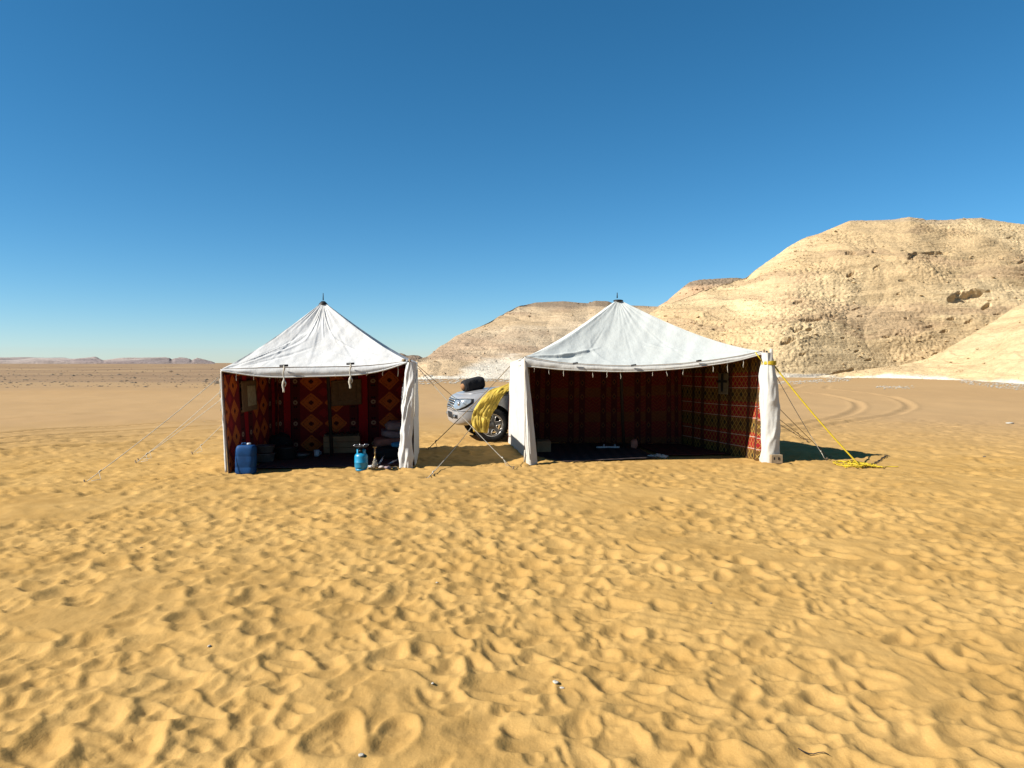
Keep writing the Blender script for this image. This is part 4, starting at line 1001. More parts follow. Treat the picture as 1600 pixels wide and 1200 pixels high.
Pc = np.array([[(c0[0] + x * s_, c0[1] + y * s_, c0[2] + z) for x, y in inn] for s_, z in ((1.05, 0.272), (1.05, 0.345), (0.97, 0.345), (0.97, 0.272))])
grid_obj('collar', Pc, M['cyan_paint'], gc)
vl = MB().tube([c0 + (0, 0, 0.285), c0 + (0, 0, 0.37)], 0.018, 10); vl.tube([c0 + (0, 0, 0.325), c0 + (0.0, -0.06, 0.325)], 0.014, 8); vl.tube([c0 + (-0.02, -0.066, 0.325), c0 + (0.02, -0.066, 0.325)], 0.014, 8)
vl.build('valve', M['iron'], gc)
bn = MB().lathe([(0.0, 0.365), (0.05, 0.362), (0.085, 0.375), (0.108, 0.392), (0.112, 0.396), (0.10, 0.398), (0.05, 0.382), (0.045, 0.405), (0.03, 0.415), (0.0, 0.415)], tuple(c0), 28).build('burner', M['iron'], gc)
for k_ in range(4):
    t = k_ * math.pi / 2 + 0.5; q = lambda r_, z: c0 + np.array((r_ * math.cos(t), r_ * math.sin(t), z))
    MB().tube([q(0.105, 0.393), q(0.118, 0.41), q(0.10, 0.418), q(0.045, 0.415)], 0.006, 6).build('pan_support', M['chrome'], bn)

# water pipe
wb = at(586, 731, 12.02); c0 = np.array((wb[0], 12.02, gz(wb[0], 12.02) - 0.005))
wp = thing('water_pipe', 'small glass water pipe with brass stem right of the blue gas cylinder', 'water pipe', tuple(c0))
MB().lathe([(0.0, 0.0), (0.048, 0.002), (0.056, 0.02), (0.050, 0.07), (0.034, 0.12), (0.022, 0.15), (0.020, 0.17), (0.017, 0.17), (0.019, 0.15), (0.030, 0.12), (0.045, 0.07), (0.050, 0.02), (0.0, 0.008)], tuple(c0), 24).build('glass_base', M['glass'], wp)
MB().lathe([(0.0, 0.010), (0.046, 0.015), (0.044, 0.06), (0.0, 0.061)], tuple(c0), 20).build('water', M['ember'], wp)
MB().lathe([(0.0, 0.14), (0.018, 0.15), (0.020, 0.175), (0.010, 0.18), (0.008, 0.23), (0.014, 0.24), (0.008, 0.25), (0.007, 0.31), (0.012, 0.315), (0.0, 0.32)], tuple(c0), 14).build('stem', M['brass'], wp)
MB().lathe([(0.0, 0.318), (0.012, 0.318), (0.024, 0.335), (0.032, 0.350), (0.026, 0.352), (0.0, 0.34)], tuple(c0), 18).build('bowl', M['brass'], wp)

def floor_at(px, py, Y=None):
    Y = Y or CAM_H * FPX / (py - 567.0); p = at(px, py, Y); return np.array((p[0], Y, gz(p[0], Y)))
# two stacked metal basins behind the jerrycan
c0 = floor_at(413, 724, 12.55); c0[2] = 0.03
for k_, (r_, h_, z_, lb) in enumerate(((0.19, 0.15, 0.0, 'lower grey metal basin behind the blue jerrycan, on the tent mat'), (0.17, 0.13, 0.152, 'upper grey metal basin stacked behind the blue jerrycan'))):
    m = MB().lathe([(0.0, 0.004), (r_ * 0.72, 0.004), (r_ * 0.80, 0.02), (r_ * 0.96, h_ - 0.008), (r_ * 1.02, h_), (r_ * 1.03, h_ - 0.006), (r_ * 0.93, h_ - 0.012), (r_ * 0.76, 0.03), (0.0, 0.018)], (c0[0] + 0.01 * k_, c0[1], c0[2] + z_), 36)
    put(m, 'metal_basin', M['grey_metal'], lb, 'basin', 'stacked metal basins')
# dark cooking pot and kettle in the middle left
c0 = floor_at(447, 722, 12.9); c0[2] = 0.03
pt = thing('cooking_pot', 'large black cooking pot on the mat left of the tent pole', 'pot', tuple(c0))
MB().lathe([(0.0, 0.0), (0.15, 0.004), (0.175, 0.03), (0.18, 0.19), (0.19, 0.20), (0.178, 0.20), (0.168, 0.03), (0.0, 0.02)], tuple(c0), 32).build('body', M['iron'], pt)
lid = MB().lathe([(0.188, 0.203), (0.15, 0.222), (0.06, 0.24), (0.0, 0.244)], tuple(c0), 32).build('lid', M['iron'], pt)
MB().lathe([(0.012, 0.243), (0.012, 0.262), (0.024, 0.268), (0.02, 0.282), (0.0, 0.284)], tuple(c0), 14).build('knob', M['iron'], lid)
for s_ in (-1, 1):
    MB().tube([c0 + np.array((s_ * 0.17, -0.04, 0.15)), c0 + np.array((s_ * 0.215, -0.03, 0.155)), c0 + np.array((s_ * 0.215, 0.03, 0.155)), c0 + np.array((s_ * 0.17, 0.04, 0.15))], 0.008, 6).build('handle', M['iron'], pt)
c0 = floor_at(430, 706, 13.5); c0[2] = 0.03
m = MB().blob((c0[0] + 0.1, c0[1], c0[2] + 0.19), (0.2, 0.16, 0.2), 17, 0.18, 24, 14, 2.4); put(m, 'black_bag', M['black'], 'black cloth bag by the back left corner of the left tent', 'bag')
c0 = floor_at(470, 716, 13.1); c0[2] = 0.03
m = MB().lathe([(0.0, 0.0), (0.10, 0.003), (0.15, 0.05), (0.165, 0.07), (0.158, 0.07), (0.145, 0.05), (0.10, 0.012), (0.0, 0.01)], tuple(c0), 28); put(m, 'shallow_bowl', M['grey_metal'], 'shallow metal bowl on the mat right of the black pot', 'bowl')
c0 = floor_at(495, 712, 13.3); c0[2] = 0.03
cpm = thing('cup', 'small white cup on the mat left of the tent pole', 'cup', tuple(c0))
MB().lathe([(0.0, 0.0), (0.04, 0.0), (0.046, 0.02), (0.052, 0.11), (0.047, 0.11), (0.042, 0.02), (0.0, 0.012)], tuple(c0), 22).build('body', M['white_pl'], cpm)
MB().tube([c0 + np.array((0.048, -0.01, 0.09)), c0 + np.array((0.08, -0.015, 0.08)), c0 + np.array((0.08, -0.015, 0.045)), c0 + np.array((0.046, -0.01, 0.03))], 0.006, 6).build('handle', M['white_pl'], cpm)

# wooden crate with slatted top behind the pole
c0 = np.array((-3.18, 13.92, 0.03)); rz = R(10)
cr = thing('crate', 'brown wooden crate with dark slatted top behind the tent pole', 'crate', tuple(c0))
def loc(dx, dy, dz): return (c0[0] + dx * math.cos(rz) - dy * math.sin(rz), c0[1] + dx * math.sin(rz) + dy * math.cos(rz), c0[2] + dz)
for (dx, dy, sx_, sy_) in ((0, -0.19, 0.66, 0.022), (0, 0.19, 0.66, 0.022), (-0.32, 0, 0.022, 0.36), (0.32, 0, 0.022, 0.36)):
    for k_ in range(3):
        MB().box(loc(dx, dy, 0.055 + 0.105 * k_), (sx_, sy_, 0.098), rz, 0.004).build('board', M['card'], cr)
for dx in (-0.30, 0.30):
    for dy in (-0.17, 0.17): MB().box(loc(dx, dy, 0.175), (0.03, 0.03, 0.35), rz, 0.003).build('corner_post', M['wood'], cr)
for k_ in range(7): MB().box(loc(-0.27 + 0.09 * k_, 0, 0.352), (0.05, 0.40, 0.02), rz, 0.003).build('slat', M['darkwood'], cr)

# folded bedding piled at the right side
def bedding(name, c, size, rz, mat, label, seed, tilt=0.0):
    nu, nv = 40, 16; th = np.linspace(0, 2 * math.pi, nv, endpoint=False)
    s_ = np.linspace(-1, 1, nu)
    e_ = 2 / 5.0; cy = np.sign(np.cos(th)) * np.abs(np.cos(th)) ** e_; cz = np.sign(np.sin(th)) * np.abs(np.sin(th)) ** e_
    k_ = (1 - np.abs(s_) ** 8) ** 0.35; k_[0] = k_[-1] = 0.02
    X_ = s_[:, None] * size[0] + 0 * th[None]; Y_ = cy[None] * k_[:, None] * size[1]; Z_ = cz[None] * (0.25 + 0.75 * k_[:, None]) * size[2] * np.minimum(1, k_[:, None] * 3)
    d = 0.022 * fbm(X_ * 4, Y_ * 4, Z_ * 4, seed, 3); Y_ = Y_ + d; Z_ = Z_ + d + tilt * X_
    ca, sa = math.cos(rz), math.sin(rz)
    P = np.stack([c[0] + X_ * ca - Y_ * sa, c[1] + X_ * sa + Y_ * ca, c[2] + Z_], -1)
    return tag(grid_obj(name, P, mat, wrap=True), label, 'bedding', 'folded bedding in the left tent')
bedding('folded_blanket', (-2.20, 13.75, 0.10), (0.36, 0.26, 0.085), R(8), M['greycl'], 'grey folded blanket lowest in the bedding pile by the right wall', 5)
bedding('folded_blanket', (-2.22, 13.77, 0.255), (0.34, 0.25, 0.075), R(5), M['rose'], 'rose folded blanket second from below in the bedding pile', 9, 0.05)
bedding('folded_blanket', (-2.14, 13.80, 0.385), (0.29, 0.23, 0.062), R(12), M['mauve'], 'mauve folded blanket third from below in the bedding pile', 12, -0.1)
m = MB().blob((-2.12, 13.82, 0.525), (0.23, 0.19, 0.10), 31, 0.15, 28, 16, 2.6, 0.2); put(m, 'pillow', M['mauve'], 'dull mauve pillow on top of the bedding pile', 'pillow')
m = MB().blob((-2.13, 13.05, 0.125), (0.26, 0.18, 0.11), 41, 0.16, 30, 16, 3.0, 0.15); put(m, 'black_bag', M['black'], 'black soft bag before the bedding in the left tent', 'bag')
m = MB().blob((-1.98, 12.98, 0.275), (0.13, 0.09, 0.045), 44, 0.14, 24, 12, 3.0, 0.3); put(m, 'blue_pouch', M['bluecl'], 'small blue pouch on the black bag beside the rolled flap', 'pouch')
# small metal tools by the entrance
for (p0, p1, lb) in (((-2.22, 12.28, 0.03), (-2.13, 12.36, 0.16), 'short steel tongs propped by the water pipe'), ((-2.10, 12.30, 0.06), (-1.84, 12.42, 0.12), 'long steel skewer rod propped near the rolled flap')):
    p0, p1 = np.array(p0), np.array(p1); p0[2] = gz(p0[0], p0[1]) + 0.01
    m = MB().tube([p0, lerp(p0, p1, 0.5) + (0, 0, 0.01), p1], 0.007, 6); m.tube([p0 + (0.018, 0.01, 0), p1 + (0.005, 0.003, 0)], 0.006, 6); put(m, 'metal_rod', M['chrome'], lb, 'rod')
for i_, (px, py, s_, mt, lb) in enumerate(((578, 731, 0.035, 'white_pl', 'crumpled white wrapper between gas cylinder and water pipe'), (596, 730, 0.03, 'greycl', 'grey rag right of the water pipe'), (606, 731, 0.04, 'mauve', 'mauve rag on the sand left of the rolled flap'), (617, 729, 0.03, 'cardlt', 'tan paper scrap at the foot of the rolled flap'))):
    c = floor_at(px, py, 12.0); m = MB().blob((c[0], c[1], gz(c[0], c[1]) + s_ * 0.45), (s_ * 1.5, s_, s_ * 0.7), 60 + i_, 0.45, 18, 10); put(m, 'scrap', M[mt], lb, 'scrap')

# ---- inside the right tent
c0 = at(848, 702, 14.0); bx = thing('cardboard_box', 'plain cardboard box against the left wall inside the right tent', 'box', (float(c0[0]), 14.0, 0.03))
cc = np.array((c0[0], 14.0, 0.03))
MB().box(tuple(cc + (0, 0, 0.105)), (0.27, 0.24, 0.20), R(8), 0.004).build('body', M['card'], bx)
for s_ in (-1, 1): MB().box(tuple(cc + (0.0, s_ * 0.062, 0.212)), (0.265, 0.118, 0.006), R(8), 0.0, rx=s_ * 0.06).build('flap', M['card'], bx)
for px, lb in ((941, 'white sandal on the dark rug, left of the pair'), (958, 'white sandal on the dark rug, right of the pair')):
    c = at(px, 697.5, 14.55); c[2] = 0.04
    sd = thing('sandal', lb, 'sandal', tuple(c), group='pair of white sandals')
    so = MB(); nn = 20
    out = [(0.125 * math.cos(t), (0.045 + 0.008 * math.cos(t)) * math.sin(t)) for t in np.linspace(0, 2 * math.pi, nn, endpoint=False)]
    rzs = 0.25 if px < 950 else -0.1
    V_ = [(c[0] + x * math.cos(rzs) - y * math.sin(rzs), c[1] + x * math.sin(rzs) + y * math.cos(rzs), c[2] + z) for z in (0.0, 0.028) for x, y in out]
    so.add(V_, [tuple(range(nn - 1, -1, -1)), tuple(range(nn, 2 * nn))] + [(k_, (k_ + 1) % nn, nn + (k_ + 1) % nn, nn + k_) for k_ in range(nn)], False)
    so.build('sole', M['white_pl'], sd)
    MB().tube([c + np.array((0.03, -0.045, 0.025)), c + np.array((0.035, -0.03, 0.06)), c + np.array((0.035, 0.03, 0.06)), c + np.array((0.03, 0.045, 0.025))], 0.012, 7).build('strap', M['white_pl'], sd)
c = at(1027, 714, 13.35); m = MB()
for k_ in range(5): m.blob((c[0] + 0.06 * (k_ - 2), 13.35 + 0.02 * (k_ % 2), gz(c[0], 13.35) + 0.03 + 0.02 * (k_ == 2)), (0.055, 0.04, 0.03), 80 + k_, 0.6, 18, 10)
put(m, 'crumpled_cloth', M['greycl'], 'crumpled grey cloth at the front edge of the dark rug', 'cloth')
c = at(991, 697, 14.6); m = MB().blob((c[0], 14.6, 0.11), (0.07, 0.06, 0.09), 91, 0.25, 20, 12, 2.6); put(m, 'cloth_bundle', M['rose'], 'small bundle beside the pole of the right tent', 'bundle')
# wooden block at the foot of the right rolled flap
c = at(1212.5, 721, 12.62); c0 = np.array((c[0], 12.62, gz(c[0], 12.62)))
wbk = thing('wooden_block', 'small wooden block at the foot of the right rolled flap', 'wooden block', tuple(c0))
MB().box(tuple(c0 + (0, 0, 0.06)), (0.20, 0.09, 0.15), R(4), 0.006).build('body', M['cardlt'], wbk)
for dx in (-0.045, 0.03): MB().box(tuple(c0 + (dx, -0.047, 0.075)), (0.022, 0.006, 0.045), R(4), 0.002).build('notch', M['black'], wbk)

# yellow rope: taut line and the loose coils on the sand
yr = MB(); a = at(1207, 568, 12.80); b = gpt(1347, 731); b[2] = gz(b[0], b[1]) + 0.02
yr.tube([lerp(a, b, t) - np.array((0, 0, 0.05 * 4 * t * (1 - t))) for t in np.linspace(0, 1, 18)], 0.014, 7)
rg = random.Random(8); c = gpt(1344, 728)
for (cx_, n_, sp) in ((0.0, 46, 0.17), (0.22, 22, 0.10)):
    pts = []; 
    for i in range(n_ * 3):
        t = i / 3.0; x_ = c[0] - 0.06 + cx_ + sp * (1.3 * math.sin(t * 0.9 + cx_ * 9) + 0.5 * math.sin(t * 2.3)) ; y_ = c[1] + 0.02 + sp * 1.5 * math.cos(t * 1.27 + 0.6)
        pts.append((x_, y_, gz(x_, y_) + 0.018 + 0.045 * abs(math.sin(t * 1.7)) * math.exp(-((x_ - c[0] + 0.06) / 0.2) ** 2)))
    yr.tube(pts, 0.0075, 6)
pts = [(c[0] + 0.12 + 0.06 * i, c[1] - 0.02 + 0.05 * math.sin(i * 1.3), 0) for i in range(9)]; yr.tube([(x_, y_, gz(x_, y_) + 0.012) for x_, y_, _ in pts], 0.007, 6)
tag(yr.build('yellow_rope', M['yellow_rope']), 'bright yellow rope from the right tent to a tangle on the sand', 'rope')
# dark chain beside it
ch = thing('chain', 'short dark chain on the sand beside the yellow rope tangle', 'chain', tuple(b))
p0 = gpt(1352, 731); p1 = gpt(1388, 713)
for k_ in range(16):
    q = lerp(p0, p1, k_ / 15.0); q[2] = gz(q[0], q[1]) + 0.012
    dv_ = (p1 - p0) / np.linalg.norm(p1 - p0); sd_ = np.array((-dv_[1], dv_[0], 0)) if k_ % 2 else np.array((0, 0, 1.0))
    MB().tube([q + dv_ * 0.045 * math.cos(t) + sd_ * 0.016 * math.sin(t) for t in np.linspace(0, 2 * math.pi, 11)], 0.0065, 5, False).build('link', M['iron'], ch)

# ------------------------------------------------------------------ car
YAW = R(12.0)
M['silver'] = plain('silver_paint', (0.33, 0.32, 0.31), 0.42, 0.35, var=0.06, spec=0.5, coat=0.35)
M['tyre'] = plain('tyre_rubber', (0.018, 0.017, 0.016), 0.85, var=0.3, scale=20)
M['trim'] = plain('black_trim', (0.012, 0.012, 0.013), 0.6, var=0.2)
M['rim'] = plain('rim_alloy', (0.10, 0.095, 0.09), 0.4, 0.7, var=0.1)
M['rimedge'] = plain('rim_edge_alloy', (0.50, 0.47, 0.43), 0.35, 0.8, var=0.1)
M['autoglass'] = plain('tinted_glass', (0.012, 0.015, 0.017), 0.06, var=0.0, spec=0.6)
M['lens'] = plain('headlight_lens', (0.42, 0.46, 0.48), 0.12, 0.25, var=0.25, scale=14, spec=0.6, coat=1.0)
M['orange'] = plain('indicator_lens', (0.45, 0.14, 0.02), 0.2, var=0.1)
wheel_w = np.array((-0.43, 15.88))                     # where the near front wheel stands
car = thing('parked_car', 'silver off-road car parked nose left behind the right tent', 'car')
tdir = np.array((math.cos(YAW), math.sin(YAW))); ldir = np.array((math.sin(YAW), -math.cos(YAW)))
AX = 0.80
org = wheel_w - tdir * AX - ldir * 0.90
car.location = (org[0], org[1], gz(wheel_w[0], wheel_w[1]) + 0.0); car.rotation_euler = (0, 0, YAW)
# stations: x, half width, bottom, shoulder, top, lean of the nose
ST = [(0.00, 0.50, 0.40, 0.90, 0.955, 0.36), (0.02, 0.64, 0.36, 0.915, 0.975, 0.34), (0.07, 0.75, 0.34, 0.93, 0.995, 0.30), (0.16, 0.83, 0.335, 0.95, 1.02, 0.22), (0.30, 0.885, 0.335, 0.975, 1.045, 0.14), (0.50, 0.918, 0.385, 1.005, 1.08, 0.06), (0.75, 0.932, 0.375, 1.035, 1.11, 0.02),
      (1.05, 0.935, 0.365, 1.06, 1.135, 0), (1.32, 0.935, 0.36, 1.075, 1.15, 0), (1.7, 0.935, 0.36, 1.085, 1.12, 0), (2.4, 0.935, 0.36, 1.09, 1.12, 0), (3.2, 0.935, 0.36, 1.10, 1.13, 0), (3.9, 0.93, 0.38, 1.11, 1.14, 0), (4.35, 0.91, 0.42, 1.11, 1.14, 0), (4.58, 0.86, 0.46, 1.08, 1.11, 0), (4.66, 0.72, 0.52, 1.03, 1.06, 0)]
def section(w_, zb, zs, zt):
    h = zs - zb
    half = [(0.0, zb), (0.55 * w_, zb), (0.88 * w_, zb + 0.01), (0.975 * w_, zb + 0.08), (1.0 * w_, zb + 0.30 * h), (1.005 * w_, zb + 0.55 * h), (0.985 * w_, zb + 0.80 * h), (0.955 * w_, zs - 0.045), (0.90 * w_, zs), (0.78 * w_, zs + 0.6 * (zt - zs)), (0.5 * w_, zt - 0.008), (0.0, zt)]
    return half + [(-y, z) for y, z in half[-2:0:-1]]
rings = []
for (x, w_, zb, zs, zt, ln) in ST:
    rings.append([(x + ln * max(0.0, z - 0.62) ** 1.3 * 1.15 + ln * 0.5 * max(0.0, 0.55 - z), -y, z) for y, z in section(w_, zb, zs, zt)])
m = MB(); nk = len(rings[0]); V_ = [p for r_ in rings for p in r_]
F_ = [(i * nk + k_, i * nk + (k_ + 1) % nk, (i + 1) * nk + (k_ + 1) % nk, (i + 1) * nk + k_) for i in range(len(rings) - 1) for k_ in range(nk)]
F_ += [tuple(range(nk - 1, -1, -1)), tuple((len(rings) - 1) * nk + k_ for k_ in range(nk))]
bmw = bmesh.new()
vs = [bmw.verts.new(p) for p in V_]
for f in F_: bmw.faces.new([vs[i] for i in f])
bmesh.ops.recalc_face_normals(bmw, faces=bmw.faces)
tmp = bpy.data.meshes.new('tmp'); bmw.to_mesh(tmp); bmw.free()
to = bpy.data.objects.new('tmp', tmp); col.objects.link(to)
sm = to.modifiers.new('s', 'SUBSURF'); sm.levels = 2; sm.render_levels = 2
cut = MB()
for xx in (AX, AX + 2.78):
    cut.lathe([(0.44, -1.3), (0.44, -0.60)], (xx, 0, 0.375), 40, 'Y'); cut.lathe([(0.44, 0.60), (0.44, 1.3)], (xx, 0, 0.375), 40, 'Y')
cme = bpy.data.meshes.new('cut'); cme.from_pydata(cut.v, [], cut.f); bmc = bmesh.new(); bmc.from_mesh(cme); bmesh.ops.recalc_face_normals(bmc, faces=bmc.faces); bmc.to_mesh(cme); bmc.free()
co = bpy.data.objects.new('cut', cme); col.objects.link(co)
tmp.materials.append(M['silver']); tmp.materials.append(M['trim']); cme.materials.append(M['silver']); cme.materials.append(M['trim'])
for p in cme.polygons: p.material_index = 1
bo = to.modifiers.new('b', 'BOOLEAN'); bo.operation = 'DIFFERENCE'; bo.object = co; bo.solver = 'EXACT'
dg = bpy.context.evaluated_depsgraph_get(); dg.update()
body_me = bpy.data.meshes.new_from_object(to.evaluated_get(dg)); body_me.name = 'body'
bpy.data.objects.remove(to); bpy.data.objects.remove(co)
body_me.polygons.foreach_set('use_smooth', np.ones(len(body_me.polygons), dtype=bool)); body_me.set_sharp_from_angle(angle=R(40))
body = link('body', body_me, None, car, shift=False)
bvh = BVHTree.FromPolygons([v_.co.copy() for v_ in body_me.vertices], [list(p.vertices) for p in body_me.polygons])
def surf(phi, z, off=0.004):
    """point on the car's front quarter, at bearing phi from straight ahead (positive to its left) and height z"""
    cx_, cy_ = 0.80, 0.0
    d_ = Vector((-math.cos(phi), -math.sin(phi), 0)); o_ = Vector((cx_, cy_, z)) + d_ * 3
    h = bvh.ray_cast(o_, -d_)
    if h[0] is None: return np.array(Vector((cx_, cy_, z)) + d_ * 0.8)
    return np.array(h[0] + d_ * off)
def patch(name, mat, phis, lo, hi, parent, off=0.005, nu=24, nv=8, thick=0.006):
    P = np.array([[surf(ph, l + (h - l) * t, off) for ph, l, h in zip(np.linspace(phis[0], phis[-1], nu), np.interp(np.linspace(0, 1, nu), np.linspace(0, 1, len(lo)), lo), np.interp(np.linspace(0, 1, nu), np.linspace(0, 1, len(hi)), hi))] for t in np.linspace(0, 1, nv)])
    return grid_obj(name, P, mat, parent, shift=False, thick=thick)
for sgn in (1, -1):
    hl = patch('headlight', M['trim'], [sgn * R(33), sgn * R(66)], [0.675, 0.67, 0.68, 0.74, 0.84], [0.90, 0.915, 0.925, 0.93, 0.925], car, 0.004)
    patch('lens', M['lens'], [sgn * R(34.5), sgn * R(63.5)], [0.69, 0.685, 0.70, 0.76, 0.855], [0.885, 0.90, 0.91, 0.915, 0.91], hl, 0.014)
    c_ = surf(sgn * R(47), 0.82, 0.012)
    MB().blob(tuple(c_), (0.03, 0.05, 0.055), 2, 0.0, 18, 10).build('lamp', M['chrome'], hl, shift=False)
    fl_ = patch('fog_lamp', M['trim'], [sgn * R(34), sgn * R(46)], [0.50, 0.50], [0.58, 0.58], car, 0.004, 10, 5)
    c_ = surf(sgn * R(40), 0.54, 0.006); MB().blob(tuple(c_), (0.018, 0.035, 0.032), 2, 0.0, 16, 8).build('lamp', M['lens'], fl_, shift=False)
gr = patch('grille', M['trim'], [R(-30), R(30)], [0.69, 0.69], [0.90, 0.90], car, 0.004, 30, 8)
for k_ in range(4):
    z_ = 0.72 + 0.052 * k_; patch('slat', M['chrome'], [R(-30), R(30)], [z_ - 0.011] * 2, [z_ + 0.011] * 2, gr, 0.018, 30, 3, 0.012)
patch('bumper_seam', M['trim'], [R(-78), R(78)], [0.652, 0.652], [0.662, 0.662], car, 0.002, 60, 3, 0.003)
patch('air_intake', M['trim'], [R(-26), R(26)], [0.47, 0.47], [0.60, 0.60], car, 0.004, 24, 5)
# bonnet with shut line
def top(x, y, off=0.006):
    h = bvh.ray_cast(Vector((x, y, 3)), Vector((0, 0, -1))); return np.array(h[0] + Vector((0, 0, off))) if h[0] else np.array((x, y, 1.0))
P = np.array([[top(lerp(np.interp(abs(t), [0, 0.5, 0.85, 1], [0.175, 0.20, 0.30, 0.40]), 1.30, s_), t * (0.70 + 0.10 * s_)) for t in np.linspace(-1, 1, 26)] for s_ in np.linspace(0, 1, 20)])
grid_obj('bonnet', P, M['silver'], car, shift=False, thick=0.010)
# cabin
GH = [(1.40, 0.80, 1.10, 1.12), (1.63, 0.80, 1.09, 1.27), (1.98, 0.79, 1.08, 1.52), (2.33, 0.775, 1.08, 1.71), (2.50, 0.765, 1.08, 1.775), (3.20, 0.76, 1.09, 1.79), (3.90, 0.75, 1.10, 1.765), (4.25, 0.74, 1.10, 1.70), (4.50, 0.72, 1.10, 1.30), (4.56, 0.70, 1.08, 1.12)]
rings = []
for (x, w_, zb, zt) in GH:
    h = zt - zb; half = [(0, zb), (w_ + 0.06, zb), (w_ + 0.04, zb + 0.15 * h), (w_ - 0.05, zb + 0.65 * h), (w_ - 0.12, zb + 0.88 * h), (w_ - 0.22, zb + 0.97 * h), (0.3, zt), (0, zt + 0.005)]
    rings.append([(x, -y, z) for y, z in half + [(-y, z) for y, z in half[-2:0:-1]]])
nk = len(rings[0]); m = MB(); m.add([p for r_ in rings for p in r_], [(i * nk + k_, i * nk + (k_ + 1) % nk, (i + 1) * nk + (k_ + 1) % nk, (i + 1) * nk + k_) for i in range(len(rings) - 1) for k_ in range(nk)] + [tuple(range(nk)), tuple((len(rings) - 1) * nk + k_ for k_ in range(nk))])
cab = m.build('cabin', M['silver'], car, shift=False, autosmooth=R(45))
cb_ = BVHTree.FromPolygons([Vector(p) for p in m.v], m.f)
def side(x, z, s_, off=0.006):
    h = cb_.ray_cast(Vector((x, -s_ * 3, z)), Vector((0, s_, 0))); p = h[0] if h[0] else Vector((x, -s_ * 0.75, z)); return np.array(p + Vector((0, -s_ * off, 0)))
for s_ in (1, -1):
    for (x0b, x1b, x0t, x1t) in ((1.80, 2.42, 2.28, 2.42), (2.50, 3.32, 2.50, 3.32), (3.40, 4.32, 3.40, 4.12)):
        P = np.array([[side(lerp(lerp(x0b, x1b, u_), lerp(x0t, x1t, u_), v_), 1.13 + 0.44 * v_, s_) for u_ in np.linspace(0, 1, 10)] for v_ in np.linspace(0, 1, 8)])
        grid_obj('side_window', P, M['autoglass'], car, shift=False, thick=0.006)
    for (x0, x1) in ((1.45, 2.44), (2.48, 3.25)):
        dr = []
        for v_ in np.linspace(0, 1, 12):
            row = []
            for u_ in np.linspace(0, 1, 14):
                z_ = 0.42 + 0.62 * v_; h = bvh.ray_cast(Vector((lerp(x0, x1, u_), -s_ * 3, z_)), Vector((0, s_, 0))); row.append(np.array((h[0] if h[0] else Vector((lerp(x0, x1, u_), -s_ * 0.93, z_))) + Vector((0, -s_ * 0.006, 0))))
            dr.append(row)
        dro = grid_obj('door', np.array(dr), M['silver'], car, shift=False, thick=0.008)
        MB().box((x1 - 0.14, -s_ * 0.955, 0.93), (0.16, 0.03, 0.035), 0, 0.008).build('handle', M['chrome'], dro, shift=False)
    mi = MB().blob((1.85, -s_ * 1.02, 1.17), (0.06, 0.10, 0.07), 3, 0.03, 20, 12, 3.0); mi.tube([(1.85, -s_ * 0.84, 1.12), (1.85, -s_ * 0.96, 1.14)], 0.02, 8); mi.build('wing_mirror', M['silver'], car, shift=False)
    MB().box((4.60, -s_ * 0.74, 0.92), (0.06, 0.16, 0.26), 0, 0.02).build('tail_lamp', plain('red_lens', (0.3, 0.01, 0.01), 0.2) if s_ == 1 else bpy.data.materials['red_lens'], car, shift=False)
def front(y, z, off=0.008):
    h = cb_.ray_cast(Vector((-1, y, z)), Vector((1, 0, 0))); p = h[0] if h[0] else Vector((1.9, y, z)); return np.array(p + Vector((-off, 0, off)))
grid_obj('windscreen', np.array([[front(t * (0.70 - 0.10 * v_), 1.17 + 0.46 * v_) for t in np.linspace(-1, 1, 18)] for v_ in np.linspace(0, 1, 10)]), M['autoglass'], car, shift=False, thick=0.006)
